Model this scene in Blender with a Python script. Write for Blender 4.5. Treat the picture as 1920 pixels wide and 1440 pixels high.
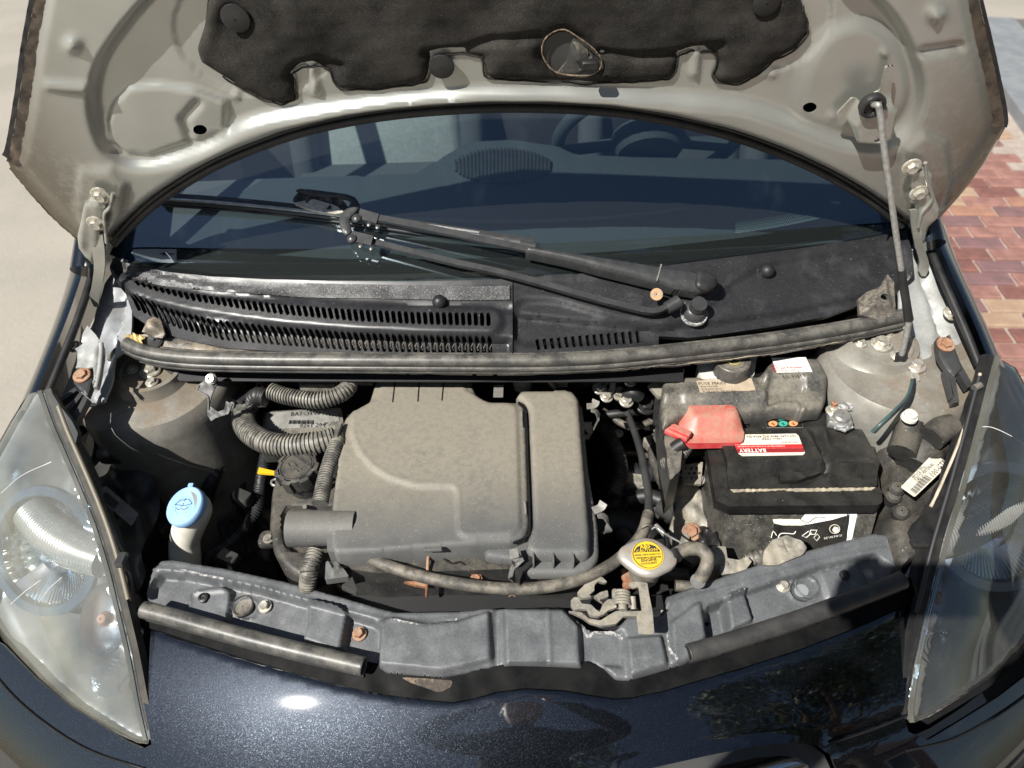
import bpy, math, random
import numpy as np
from mathutils import Vector, Matrix
from mathutils.geometry import delaunay_2d_cdt
random.seed(7); rng = np.random.default_rng(7)
for o in list(bpy.data.objects): bpy.data.objects.remove(o)
S = bpy.context.scene; COL = S.collection

# ---------------------------------------------------------------- camera, sky, sun, exposure
F = 1400.0; TH = math.radians(42); RL = math.radians(1.8)
CAM = np.array([0.0, 0.0, 1.59])
_r0 = np.array([1, 0, 0.]); _u0 = np.array([0, math.sin(TH), math.cos(TH)]); FW = np.array([0, math.cos(TH), -math.sin(TH)])
RT = _r0*math.cos(RL) - _u0*math.sin(RL); UP = _u0*math.cos(RL) + _r0*math.sin(RL)
cam = bpy.data.cameras.new('camera'); co = bpy.data.objects.new('camera', cam); COL.objects.link(co)
co.matrix_world = Matrix(((RT[0], UP[0], -FW[0], CAM[0]), (RT[1], UP[1], -FW[1], CAM[1]), (RT[2], UP[2], -FW[2], CAM[2]), (0, 0, 0, 1)))
cam.sensor_width = 36; cam.lens = 36*F/1920; cam.clip_start = .02; cam.clip_end = 400
cam.dof.use_dof = True; cam.dof.focus_distance = 1.02; cam.dof.aperture_fstop = 5.0
S.camera = co
SUN = np.array([-.64, -.62, 1.0]); SUN /= np.linalg.norm(SUN)
el = math.asin(SUN[2]); az = math.atan2(SUN[0], SUN[1])
W = bpy.data.worlds.new('World'); S.world = W; W.use_nodes = True
nt = W.node_tree; nt.nodes.clear()
wo = nt.nodes.new('ShaderNodeOutputWorld'); bg = nt.nodes.new('ShaderNodeBackground'); sk = nt.nodes.new('ShaderNodeTexSky')
sk.sky_type = 'NISHITA'; sk.sun_disc = False; sk.sun_elevation = el; sk.sun_rotation = az; sk.air_density = 1.0; sk.dust_density = .6
tc = nt.nodes.new('ShaderNodeTexCoord'); mp = nt.nodes.new('ShaderNodeMapping'); mp.inputs['Scale'].default_value = (1, 1, 2.2)
nz = nt.nodes.new('ShaderNodeTexNoise'); nz.inputs['Scale'].default_value = 3.2; nz.inputs['Detail'].default_value = 9; nz.inputs['Roughness'].default_value = .62
rp = nt.nodes.new('ShaderNodeValToRGB'); rp.color_ramp.elements[0].position = .56; rp.color_ramp.elements[1].position = .80
mx = nt.nodes.new('ShaderNodeMix'); mx.data_type = 'RGBA'; mx.inputs[7].default_value = (7, 7.4, 8, 1)
nt.links.new(tc.outputs['Generated'], mp.inputs[0]); nt.links.new(mp.outputs[0], nz.inputs['Vector']); nt.links.new(nz.outputs[0], rp.inputs[0])
nt.links.new(rp.outputs[0], mx.inputs[0]); nt.links.new(sk.outputs[0], mx.inputs[6]); nt.links.new(mx.outputs[2], bg.inputs[0])
bg.inputs[1].default_value = .04; nt.links.new(bg.outputs[0], wo.inputs[0])
sl = bpy.data.lights.new('sun', 'SUN'); sl.energy = 5.0; sl.angle = math.radians(.53); sl.color = (1, .968, .905)
so = bpy.data.objects.new('sun', sl); COL.objects.link(so); so.location = (-3, -4, 6)
so.rotation_mode = 'QUATERNION'; so.rotation_quaternion = Vector(SUN).to_track_quat('Z', 'Y')
S.view_settings.view_transform = 'Standard'; S.view_settings.look = 'None'; S.view_settings.exposure = .58; S.view_settings.gamma = 1
S.render.engine = 'CYCLES'; S.cycles.max_bounces = 8; S.cycles.transparent_max_bounces = 16

# ---------------------------------------------------------------- surfaces and projection of traced outlines onto them
def ray(px, py):
    px = np.atleast_1d(np.asarray(px, float)); py = np.atleast_1d(np.asarray(py, float))
    d = FW[None]*F + RT[None]*(px-960)[:, None] - UP[None]*(py-720)[:, None]
    return d/np.linalg.norm(d, axis=1)[:, None]
class Z:                                         # surface z = f(x, y)
    def __init__(s, f, off=0.0): s.f = f; s.off = off
    def g(s, P): return P[:, 2]-s.f(P[:, 0], P[:, 1])-s.off
    def up(s, d): return type(s)(s.f, s.off+d)
    def hit(s, px, py):
        d = ray(px, py); t = np.full(len(d), 1.05); e = 1e-4
        for _ in range(22):
            a = s.g(CAM+d*t[:, None]); b = s.g(CAM+d*(t+e)[:, None]); k = (b-a)/e
            k = np.where(np.abs(k) < .12, np.where(k < 0, -.12, .12), k)
            t = np.clip(t-np.clip(a/k, -.25, .25), .15, 40)
        return CAM+d*t[:, None]
    def pn(s, px, py):
        px = np.atleast_1d(np.asarray(px, float)); py = np.atleast_1d(np.asarray(py, float))
        P = s.hit(px, py); n = np.cross(s.hit(px+1, py)-P, s.hit(px, py-1)-P)
        n /= np.linalg.norm(n, axis=1)[:, None]+1e-12
        fl = np.sum(n*(CAM-P), axis=1) < 0; n[fl] *= -1
        return P, n
    def p(s, px, py): return s.hit(px, py)[0]
    def n(s, px, py): return s.pn(px, py)[1][0]
class Y(Z):                                      # surface y = f(x, z)
    def g(s, P): return s.f(P[:, 0], P[:, 2])-s.off-P[:, 1]
def H(z): return Z(lambda x, y: z+0*x)
def pl(z0, y0=.6, sy=0, sx=0, x0=0): return Z(lambda x, y: z0+sy*(y-y0)+sx*(x-x0))
def P3(px, py, z): return H(z).p(px, py)
def PD(px, py, dep):
    d = ray(px, py)[0]; return CAM+d*(dep/np.dot(d, FW))
def dep(p): return float(np.dot(np.asarray(p)-CAM, FW))
def path(pts):                                   # [(px, py, z), ...] -> 3D points
    return [P3(*q) for q in pts]
def dpath(a, b, pts):                            # px points along a straight run from 3D a to 3D b, depth interpolated
    n = len(pts); da, db = dep(a), dep(b)
    L = [0.]
    for i in range(1, n): L.append(L[-1]+math.dist(pts[i], pts[i-1]))
    return [PD(pts[i][0], pts[i][1], 1/((1/da)*(1-L[i]/L[-1])+(1/db)*L[i]/L[-1])) for i in range(n)]

def cr(pts, n=6, closed=False):                  # Catmull-Rom resample
    P = [np.asarray(p, float) for p in pts]; m = len(P); out = []
    for i in range(m if closed else m-1):
        p1, p2 = P[i], P[(i+1) % m]
        p0 = P[(i-1) % m] if closed or i > 0 else 2*p1-p2
        p3 = P[(i+2) % m] if closed or i+2 < m else 2*p2-p1
        for k in range(n):
            t = k/n
            out.append(.5*((2*p1)+(-p0+p2)*t+(2*p0-5*p1+4*p2-p3)*t*t+(-p0+3*p1-3*p2+p3)*t**3))
    if not closed: out.append(P[-1])
    return [tuple(q) for q in out]
def rnd(pts, r, n=4):                            # round the corners of a closed polygon by r px
    out = []; m = len(pts)
    for i in range(m):
        a, b, c = (np.asarray(pts[(i+k) % m], float) for k in (-1, 0, 1))
        u = a-b; v = c-b; lu = np.linalg.norm(u); lv = np.linalg.norm(v); rr = min(r, lu*.45, lv*.45)
        s, e = b+u/lu*rr, b+v/lv*rr
        for k in range(n+1):
            t = k/n; out.append(tuple((1-t)**2*s+2*t*(1-t)*b+t*t*e))
    return out
def ell(cx, cy, a, b, n=20, rot=0):
    c, s = math.cos(rot), math.sin(rot)
    return [(cx+a*math.cos(t)*c-b*math.sin(t)*s, cy+a*math.cos(t)*s+b*math.sin(t)*c) for t in np.linspace(0, 2*math.pi, n, endpoint=False)]
def dens(poly, step, closed=True):
    out = []; m = len(poly)
    for i in range(m if closed else m-1):
        a = np.asarray(poly[i], float); b = np.asarray(poly[(i+1) % m], float)
        k = max(1, int(round(np.linalg.norm(b-a)/step)))
        for j in range(k): out.append(a+(b-a)*j/k)
    return np.array(out)
def inside(P, poly):
    poly = np.asarray(poly, float); r = np.zeros(len(P), bool); a = poly; b = np.roll(poly, -1, axis=0)
    for (x1, y1), (x2, y2) in zip(a, b):
        if y1 == y2: continue
        c = ((y1 > P[:, 1]) != (y2 > P[:, 1])) & (P[:, 0] < (x2-x1)*(P[:, 1]-y1)/(y2-y1)+x1); r ^= c
    return r
def dline(P, line, closed=False):                # distance to polyline
    L = np.asarray(line, float); n = len(L); best = np.full(len(P), 1e18)
    for i in range(n if closed else n-1):
        a = L[i]; b = L[(i+1) % n]; ab = b-a; q = np.dot(ab, ab)+1e-12
        t = np.clip(((P-a)@ab)/q, 0, 1); d = P-a-t[:, None]*ab; best = np.minimum(best, (d*d).sum(1))
    return np.sqrt(best)
def sd(P, poly):                                 # signed distance, positive inside
    d = dline(P, poly, True); return np.where(inside(P, poly), d, -d)
def ss(x, a, b):
    t = np.clip((x-a)/(b-a), 0, 1); return t*t*(3-2*t)
def plat(P, poly, h, w=5): return h*ss(sd(P, poly), -w, w)          # plateau with a soft wall
def ridge(P, line, h, w, closed=False): return h*np.exp(-(dline(P, line, closed)/w)**2)
def rim(P, poly, h, w):                                             # rounded edge: falls by h over the last w px
    d = np.clip(sd(P, poly)/w, 0, 1); return -h*(1-np.sqrt(np.clip(1-(1-d)**2, 0, 1)))
def lump(P, sc, seed=0):                         # smooth pseudo-noise in px, about -1..1
    r = np.random.default_rng(seed); v = 0
    for _ in range(7):
        a = r.uniform(0, 6.28); k = r.uniform(.6, 1.6)/sc*6.28; ph = r.uniform(0, 6.28)
        v = v+np.sin(k*(P[:, 0]*math.cos(a)+P[:, 1]*math.sin(a))+ph)
    return v/4

# ---------------------------------------------------------------- object helpers
def link(name, me, mat, parent=None):
    o = bpy.data.objects.new(name, me); COL.objects.link(o)
    if mat is not None: me.materials.append(mat)
    if parent is not None:
        o.parent = parent
        o.matrix_parent_inverse = Matrix.Translation(parent.location).inverted()
    return o
def mesh(name, V, Fc, mat, parent=None, smooth=True, ang=40):
    me = bpy.data.meshes.new(name); me.from_pydata([tuple(map(float, v)) for v in V], [], [tuple(map(int, f)) for f in Fc]); me.update()
    if smooth:
        me.polygons.foreach_set('use_smooth', [True]*len(me.polygons))
        try: me.set_sharp_from_angle(angle=math.radians(ang))
        except Exception: pass
    if parent is None:
        A = np.array([v.co[:] for v in me.vertices]); c = (A.min(0)+A.max(0))/2; c[2] = A[:, 2].min()
        me.transform(Matrix.Translation(-Vector(c))); o = link(name, me, mat); o.location = c; return o
    return link(name, me, mat, parent)
def T(name, label, cat, loc, group=None, parent=None):
    o = bpy.data.objects.new(name, None); COL.objects.link(o); o.location = [float(v) for v in loc]; o.empty_display_size = .02
    o['label'] = label
    if parent is not None: o.parent = parent; o.matrix_parent_inverse = Matrix.Translation(parent.location).inverted()
    else: o['category'] = cat
    if group: o['group'] = group
    return o
def tag(o, label, cat, group=None):
    o['label'] = label; o['category'] = cat
    if group: o['group'] = group
    return o
def struct(o): o['kind'] = 'structure'; return o

def sheet(name, outline, surf, mat, step=8, relief=None, holes=(), thick=.003, parent=None, lift=0, back=True, ang=45, grid=None):
    ob = dens(outline, step); hb = [dens(h, min(step, 6)) for h in holes]
    pts = [ob]+hb; edges = []; k = 0
    for q in pts:
        n = len(q); edges += [(k+i, k+(i+1) % n) for i in range(n)]; k += n
    g = grid or step
    x0, y0 = ob.min(0); x1, y1 = ob.max(0)
    gx, gy = np.meshgrid(np.arange(x0+g*.5, x1, g), np.arange(y0+g*.5, y1, g*.87))
    gx = gx+(np.arange(gx.shape[0]) % 2)[:, None]*g*.5
    G = np.stack([gx.ravel(), gy.ravel()], 1)
    if len(G):
        G = G[inside(G, ob)]
        if len(G): G = G[dline(G, ob, True) > g*.45]
        for h in hb:
            if not len(G): break
            bb0 = h.min(0)-g; bb1 = h.max(0)+g
            near = np.all((G > bb0) & (G < bb1), axis=1); keep = ~near; idx = np.where(near)[0]
            if len(idx):
                q = G[idx]; ok = (~inside(q, h)) & (dline(q, h, True) > g*.35); keep[idx[ok]] = True
            G = G[keep]
    A = np.concatenate(pts+([G] if len(G) else []))
    res = delaunay_2d_cdt([Vector(p) for p in A], edges, [], 0, 1e-6)
    V2 = np.array([v[:] for v in res[0]]); tri = np.array([f for f in res[2] if len(f) == 3])
    c = V2[tri].mean(1); ok = inside(c, ob)
    for h in hb:
        bb0 = h.min(0); bb1 = h.max(0); near = np.where(np.all((c > bb0) & (c < bb1), axis=1))[0]
        if len(near): ok[near[inside(c[near], h)]] = False
    tri = tri[ok]; used = np.unique(tri); mp_ = -np.ones(len(V2), int); mp_[used] = np.arange(len(used)); V2 = V2[used]; tri = mp_[tri]
    P, N = surf.pn(V2[:, 0], V2[:, 1])
    h = np.full(len(V2), float(lift))
    if relief is not None: h = h+relief(V2)
    Q = P+N*h[:, None]
    e1 = Q[tri[:, 1]]-Q[tri[:, 0]]; e2 = Q[tri[:, 2]]-Q[tri[:, 0]]; nn = np.cross(e1, e2)
    fl = np.sum(nn*N[tri[:, 0]], 1) < 0; tri[fl] = tri[fl][:, ::-1]
    faces = [tuple(t) for t in tri]; Vv = Q; n = len(Q)
    if thick:
        from collections import Counter
        cnt = Counter()
        for t in faces:
            for a, b in ((t[0], t[1]), (t[1], t[2]), (t[2], t[0])): cnt[(a, b)] += 1
        bd = [(a, b) for (a, b) in cnt if (b, a) not in cnt]
        Vv = np.concatenate([Q, P+N*(np.minimum(h, 1e9)-thick)[:, None]])
        if back: faces += [(t[2]+n, t[1]+n, t[0]+n) for t in tri]
        faces += [(b, a, a+n, b+n) for a, b in bd]
    return mesh(name, Vv, faces, mat, parent, True, ang)
def tube(name, pts, r, mat, parent=None, seg=12, n=6, corr=None, caps=True, flat=None, closed=False):
    P = np.array(cr(pts, n, closed) if len(pts) > 2 else dens_line(pts, n))
    if corr:                                     # corrugation: (pitch m, amplitude m)
        L = np.concatenate([[0], np.cumsum(np.linalg.norm(np.diff(P, axis=0), axis=1))]); m = int(L[-1]/corr[0]*6)
        s = np.linspace(0, L[-1], m); P = np.stack([np.interp(s, L, P[:, i]) for i in range(3)], 1)
    m = len(P); rr = np.interp(np.linspace(0, 1, m), np.linspace(0, 1, len(r)), r) if hasattr(r, '__len__') else np.full(m, r)
    if corr:
        ph = (np.arange(m) % 6)/6.; rr = rr+corr[1]*np.where((ph > .1) & (ph < .6), 1, -1)*1.0
    if closed: t = np.roll(P, -1, 0)-np.roll(P, 1, 0)
    else: t = np.gradient(P, axis=0)
    t /= np.linalg.norm(t, axis=1)[:, None]+1e-12
    u = np.cross(t[0], [0.13, .2, 1.]); u /= np.linalg.norm(u); V = []
    for i in range(m):
        u = u-t[i]*np.dot(u, t[i]); u /= np.linalg.norm(u); w = np.cross(t[i], u)
        for k in range(seg):
            a = 2*math.pi*k/seg; V.append(P[i]+rr[i]*(u*math.cos(a)+w*math.sin(a)))
    Fc = []
    for i in range(m if closed else m-1):
        j = (i+1) % m
        for k in range(seg):
            l = (k+1) % seg; Fc.append((i*seg+k, i*seg+l, j*seg+l, j*seg+k))
    if caps and not closed: Fc += [tuple(range(seg))[::-1], tuple((m-1)*seg+k for k in range(seg))]
    return mesh(name, V, Fc, mat, parent, True, 60)
def dens_line(pts, n):
    a, b = np.asarray(pts[0], float), np.asarray(pts[1], float); return [tuple(a+(b-a)*i/n) for i in range(n+1)]
def frame(n, up=(0, 1, 0)):
    n = np.asarray(n, float); n = n/np.linalg.norm(n); u = np.cross(up, n)
    if np.linalg.norm(u) < 1e-3: u = np.cross((1, 0, 0), n)
    u /= np.linalg.norm(u); v = np.cross(n, u); return u, v, n
def lathe(name, prof, pos, n, mat, parent=None, seg=28, lobes=None, up=(0, 1, 0), sx=1, sy=1, cap=True, ang=35):
    u, v, w = frame(n, up); V = []
    for r, h in prof:
        for k in range(seg):
            a = 2*math.pi*k/seg; q = r*(lobes(a, h) if lobes else 1)
            V.append(np.asarray(pos)+u*q*sx*math.cos(a)+v*q*sy*math.sin(a)+w*h)
    Fc = [(i*seg+k, i*seg+(k+1) % seg, (i+1)*seg+(k+1) % seg, (i+1)*seg+k) for i in range(len(prof)-1) for k in range(seg)]
    if cap: Fc += [tuple(range(seg))[::-1], tuple((len(prof)-1)*seg+k for k in range(seg))]
    return mesh(name, V, Fc, mat, parent, True, ang)
def box(name, pos, size, mat, parent=None, n=(0, 0, 1), up=(0, 1, 0), bev=.0015, taper=1.0):
    u, v, w = frame(n, up); a, b, c = (s/2 for s in size); V = []; Fc = []
    def ring(x, y, z, r):
        for sx_, sy_, st in ((1, 1, 0), (-1, 1, 1), (-1, -1, 2), (1, -1, 3)):
            for k in range(3):
                t = math.pi/2*(st+k/2); V.append(np.asarray(pos)+u*(sx_*(x-r)+r*math.cos(t))+v*(sy_*(y-r)+r*math.sin(t))+w*z)
    ring(a-bev*.6, b-bev*.6, -c, bev); ring(a, b, -c+bev, bev); ring(a*taper, b*taper, c-bev, bev); ring(a*taper-bev*.6, b*taper-bev*.6, c, bev)
    for i in range(3): Fc += [(i*12+k, i*12+(k+1) % 12, (i+1)*12+(k+1) % 12, (i+1)*12+k) for k in range(12)]
    Fc += [tuple(range(12))[::-1], tuple(36+k for k in range(12))]
    return mesh(name, V, Fc, mat, parent, True, 50)
def bolt(pos, n, r, mat, parent, name='bolt', washer=1.5, h=.8):
    up = (math.cos(pos[0]*99), math.sin(pos[0]*99), .1)
    u, v, w = frame(n, up); V = []; Fc = []
    prof = [(r*washer, -.001, 24), (r*washer, r*.18, 24), (r*washer*.92, r*.28, 24), (r*1.02, r*.3, 6), (r, r*h, 6), (r*.82, r*(h+.15), 24), (r*.5, r*(h+.1), 24)]
    for rr, hh, kind in prof:
        for k in range(24):
            a = 2*math.pi*k/24; q = rr
            if kind == 6:
                b = (a % (math.pi/3))-math.pi/6; q = rr*.9/math.cos(b)
            V.append(np.asarray(pos)+u*q*math.cos(a)+v*q*math.sin(a)+w*hh)
    Fc = [(i*24+k, i*24+(k+1) % 24, (i+1)*24+(k+1) % 24, (i+1)*24+k) for i in range(len(prof)-1) for k in range(24)]+[tuple(6*24+k for k in range(24))]
    return mesh(name, V, Fc, mat, parent, True, 30)
_fc = {}
def text(s, a, b, surf, mat, parent, lift=.0012, name='lettering', width=None, sy=1.0, flip=False, bold=0.0):
    """text from px point a (start of baseline) to px point b (end of baseline), lying on the surface"""
    A = surf.p(*a); B = surf.p(*b); mid = ((a[0]+b[0])/2, (a[1]+b[1])/2); nrm = surf.n(*mid)
    x = B-A; L = np.linalg.norm(x); x /= L; y = np.cross(nrm, x); y /= np.linalg.norm(y)
    cu = bpy.data.curves.new(name, 'FONT'); cu.body = s; cu.size = 1; cu.resolution_u = 1; cu.offset = bold
    to = bpy.data.objects.new(name, cu); COL.objects.link(to); bpy.context.view_layer.update()
    me = bpy.data.meshes.new_from_object(to.evaluated_get(bpy.context.evaluated_depsgraph_get())); bpy.data.objects.remove(to)
    w = max(v.co.x for v in me.vertices)-min(v.co.x for v in me.vertices); k = L/w; x0 = min(v.co.x for v in me.vertices)
    for v in me.vertices:
        q = A+x*(v.co.x-x0)*k+y*v.co.y*k*sy+nrm*lift; v.co = q
    me.materials.clear()
    return link(name, me, mat, parent)
# ---------------------------------------------------------------- materials
def M(name, c1, c2=None, rough=.5, metal=0, sc=45, thr=(.35, .65), bump=0, bsc=350, dust=None, damt=.6, dsc=28, dthr=(.4, .62), upf=True, speck=None, sthr=.72, ssc=420, coat=0, coatr=.05, spec=.5, rvar=.12, yg=None, xd=None):
    m = bpy.data.materials.new(name); m.use_nodes = True; t = m.node_tree; N = t.nodes; L = t.links; b = N['Principled BSDF']
    geo = N.new('ShaderNodeNewGeometry')
    def noise(s, det=6, ro=.6):
        q = N.new('ShaderNodeTexNoise'); q.inputs['Scale'].default_value = s; q.inputs['Detail'].default_value = det; q.inputs['Roughness'].default_value = ro
        L.new(geo.outputs['Position'], q.inputs['Vector']); return q.outputs[0]
    def ramp(x, a, c):
        q = N.new('ShaderNodeMapRange'); q.interpolation_type = 'SMOOTHSTEP'; q.inputs[1].default_value = a; q.inputs[2].default_value = c; L.new(x, q.inputs[0]); return q.outputs[0]
    def mul(x, y):
        q = N.new('ShaderNodeMath'); q.operation = 'MULTIPLY'
        for i, w in enumerate((x, y)):
            if isinstance(w, (int, float)): q.inputs[i].default_value = w
            else: L.new(w, q.inputs[i])
        return q.outputs[0]
    def mix(f, x, y):
        q = N.new('ShaderNodeMix'); q.data_type = 'RGBA'
        if isinstance(f, (int, float)): q.inputs[0].default_value = f
        else: L.new(f, q.inputs[0])
        for i, w in ((6, x), (7, y)):
            if isinstance(w, tuple): q.inputs[i].default_value = (*w, 1)
            else: L.new(w, q.inputs[i])
        return q.outputs[2]
    col = c1
    if c2 is not None: col = mix(ramp(noise(sc), *thr), c1, c2)
    if dust is not None:
        f = mul(ramp(noise(dsc, 8, .65), *dthr), damt)
        g = mul(ramp(noise(dsc*14, 4, .7), .42, .6), damt*.45)
        q = N.new('ShaderNodeMath'); q.operation = 'ADD'; q.use_clamp = True; L.new(f, q.inputs[0]); L.new(g, q.inputs[1]); f = q.outputs[0]
        if yg:
            sp_ = N.new('ShaderNodeSeparateXYZ'); L.new(geo.outputs['Position'], sp_.inputs[0]); f = mul(f, ramp(sp_.outputs[1], *yg))
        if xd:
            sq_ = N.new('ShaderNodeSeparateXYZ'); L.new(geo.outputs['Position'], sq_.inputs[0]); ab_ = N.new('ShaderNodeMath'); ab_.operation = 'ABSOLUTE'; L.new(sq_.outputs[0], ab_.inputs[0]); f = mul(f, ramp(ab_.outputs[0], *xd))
        if upf:
            sx = N.new('ShaderNodeSeparateXYZ'); L.new(geo.outputs['Normal'], sx.inputs[0]); f = mul(f, ramp(sx.outputs[2], -.1, .85))
        col = mix(f, col, dust)
    if speck is not None: col = mix(ramp(noise(ssc, 2, .5), sthr, sthr+.03), col, speck)
    if isinstance(col, tuple): b.inputs['Base Color'].default_value = (*col, 1)
    else: L.new(col, b.inputs['Base Color'])
    b.inputs['Metallic'].default_value = metal; b.inputs['Specular IOR Level'].default_value = spec
    q = N.new('ShaderNodeMapRange'); q.inputs[3].default_value = max(.02, rough-rvar); q.inputs[4].default_value = min(1, rough+rvar); L.new(noise(sc*1.7), q.inputs[0]); L.new(q.outputs[0], b.inputs['Roughness'])
    b.inputs['Coat Weight'].default_value = coat; b.inputs['Coat Roughness'].default_value = coatr
    if bump:
        q = N.new('ShaderNodeBump'); q.inputs['Strength'].default_value = 1; q.inputs['Distance'].default_value = bump; L.new(noise(bsc, 3), q.inputs['Height']); L.new(q.outputs[0], b.inputs['Normal'])
    return m
DU = (.40, .345, .255)
m_plastic = M('dusty_black_plastic', (.022, .022, .022), (.045, .043, .04), .5, sc=30, bump=.00015, dust=DU, damt=.14, speck=(.5, .48, .43), sthr=.73)
m_plastic2 = M('grey_black_plastic', (.075, .079, .084), (.105, .110, .116), .48, sc=25, bump=.0001, dust=(.33, .34, .34), damt=.22, dthr=(.5, .7), speck=(.55, .55, .53), sthr=.76)
m_filter = M('dust_covered_air_box_plastic', (.085, .087, .088), (.12, .12, .115), .62, sc=14, bump=.0002, bsc=700, dust=(.235, .212, .168), damt=.8, dsc=9, dthr=(.15, .5), speck=(.55, .5, .4), sthr=.70, ssc=700, yg=(.56, .72))
m_cowl = M('black_cowl_plastic', (.015, .015, .017), (.022, .022, .024), .36, sc=18, bump=.00006, bsc=600, dust=(.30, .30, .30), damt=.07, dsc=22, dthr=(.5, .72), speck=(.55, .55, .53), sthr=.74, ssc=520)
m_cowlstrip = M('speckled_dusty_cowl', (.020, .020, .022), (.055, .055, .056), .42, sc=14, thr=(.35, .6), dust=(.3, .3, .3), damt=.25, dsc=40, dthr=(.45, .7), upf=False, speck=(.6, .6, .58), sthr=.64, ssc=900)
m_rubber = M('weathered_rubber', (.035, .035, .034), (.085, .082, .075), .42, sc=35, thr=(.4, .7), bump=.0001, bsc=200, dust=(.40, .37, .31), damt=.22, dsc=40)
m_rubberdark = M('black_rubber', (.012, .012, .013), (.025, .024, .023), .5, sc=40, bump=.0001)
m_hose = M('dusty_hose', (.05, .047, .042), (.11, .10, .082), .6, sc=50, bump=.0002, dust=(.40, .35, .27), damt=.25, dsc=50)
m_corr = M('corrugated_conduit', (.07, .068, .063), (.13, .127, .115), .5, sc=60, bump=.0001, dust=(.45, .41, .33), damt=.4, dsc=60)
m_corrd = M('dark_corrugated_conduit', (.015, .016, .018), (.035, .036, .04), .45, sc=60)
m_dark = M('grimy_engine_dark', (.006, .006, .0065), (.018, .016, .014), .7, sc=40, bump=.0005, bsc=80)
m_black = M('deep_black', (.004, .004, .005), None, .6)
m_hood = M('beige_silver_undercoat', (.46, .462, .425), (.40, .402, .368), .36, metal=.62, sc=4, thr=(.3, .75), dust=(.16, .135, .10), damt=.95, dsc=7, dthr=(.1, .6), upf=False, xd=(.47, .69), speck=(.62, .58, .5), sthr=.75, ssc=330)  # brown dirt toward the flanks, with their shade put into it too
m_hood2 = M('clean_beige_bracket_metal', (.50, .50, .455), (.42, .42, .38), .36, metal=.6, sc=10, dust=(.2, .17, .12), damt=.2, dsc=20, upf=False)
m_hem = M('dark_hem_sealant', (.025, .02, .016), (.085, .065, .045), .55, sc=30, bump=.0006, bsc=150, dust=(.3, .22, .15), damt=.12, upf=False)
m_tan = M('tan_painted_edge', (.55, .46, .36), (.38, .31, .24), .5, sc=30)
m_felt = M('brown_black_felt', (.021, .020, .019), (.038, .036, .033), .95, sc=22, bump=.0012, bsc=700, speck=(.16, .12, .08), sthr=.69, ssc=700, spec=.08, dust=(.06, .056, .05), damt=.5, dsc=16, upf=False)
m_feltedge = M('frayed_felt_edge', (.30, .22, .15), (.10, .08, .06), .95, sc=200, bump=.001, bsc=500)
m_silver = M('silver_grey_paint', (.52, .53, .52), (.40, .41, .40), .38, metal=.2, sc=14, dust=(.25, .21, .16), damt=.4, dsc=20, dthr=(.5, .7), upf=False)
m_bluegrey = M('shaded_inner_paint', (.42, .44, .46), (.34, .36, .38), .4, metal=.2, sc=14, dust=(.2, .18, .15), damt=.4)  # pale rail paint again, darker and bluer to carry the left side's shade
m_tower = M('grimy_strut_tower_paint', (.30, .29, .26), (.19, .18, .155), .42, metal=.15, sc=13, thr=(.35, .65), dust=(.20, .15, .10), damt=.6, dsc=14, dthr=(.42, .65), speck=(.55, .53, .48), sthr=.72, ssc=300, bump=.0002, bsc=160)
m_zinc = M('galvanised_steel', (.42, .41, .39), (.30, .29, .27), .42, metal=.55, sc=200, bump=.0001, dust=(.35, .3, .22), damt=.3)
m_cast = M('dusty_cast_metal', (.26, .245, .215), (.15, .14, .12), .6, metal=.1, sc=90, bump=.0003, dust=(.4, .35, .26), damt=.5)
m_alu = M('dull_aluminium', (.55, .55, .54), (.40, .40, .38), .38, metal=.75, sc=90, dust=(.4, .35, .28), damt=.25)
m_rust = M('rusty_steel', (.30, .12, .06), (.16, .07, .04), .75, sc=160, bump=.0004, bsc=500, dust=(.5, .36, .24), damt=.4)
m_steelw = M('pale_bolt_steel', (.62, .60, .53), (.42, .38, .3), .35, metal=.5, sc=160)
m_white = M('white_plastic', (.74, .72, .64), (.62, .60, .52), .4, sc=30)
m_washer = M('pale_blue_cap', (.33, .52, .78), (.25, .43, .72), .42, sc=24, speck=(.5, .62, .8), sthr=.72)
m_yellow = M('yellow_plastic', (.85, .52, .02), None, .4)
m_red = M('faded_red_plastic', (.55, .035, .04), (.60, .09, .09), .45, sc=45, dust=(.36, .27, .19), damt=.55, dsc=8, dthr=(.30, .6), bump=.00015)
m_batt = M('black_battery_case', (.008, .008, .008), (.018, .0175, .017), .40, sc=35, bump=.0001, bsc=260, dust=(.3, .27, .2), damt=.05, speck=(.45, .43, .4), sthr=.75, ssc=380)
m_battwall = M('scuffed_battery_wall', (.014, .014, .014), (.035, .034, .031), .5, sc=60, bump=.0003, bsc=260, dust=(.4, .37, .3), damt=.12, upf=False, dsc=50, speck=(.5, .48, .42), sthr=.70, ssc=500)
m_fuse = M('dusty_fuse_box', (.035, .035, .035), (.085, .082, .075), .42, sc=22, dust=(.36, .32, .25), damt=.35, dsc=18, dthr=(.4, .62), speck=(.7, .7, .66), sthr=.74, ssc=330)
m_label = M('yellowed_label', (.78, .73, .62), (.66, .60, .48), .5, sc=90)
m_labelw = M('white_label', (.86, .85, .82), (.8, .78, .73), .45, sc=60)
m_labeld = M('shade_darkened_label', (.27, .265, .25), (.19, .185, .17), .5, sc=60)  # white label darkened to carry the shade around it
m_tanlabel = M('dusty_tan_label', (.52, .42, .30), (.42, .34, .25), .6, sc=60)
m_ink = M('dark_print', (.03, .03, .03), None, .5)
m_inkw = M('white_print', (.8, .78, .72), None, .5)
m_inkred = M('red_print', (.62, .03, .03), None, .45)
m_inkdred = M('dark_red_print', (.30, .02, .025), None, .45)
m_green = M('green_symbol', (.05, .38, .28), None, .5)
m_orange = M('orange_symbol', (.75, .33, .14), None, .5)
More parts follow.
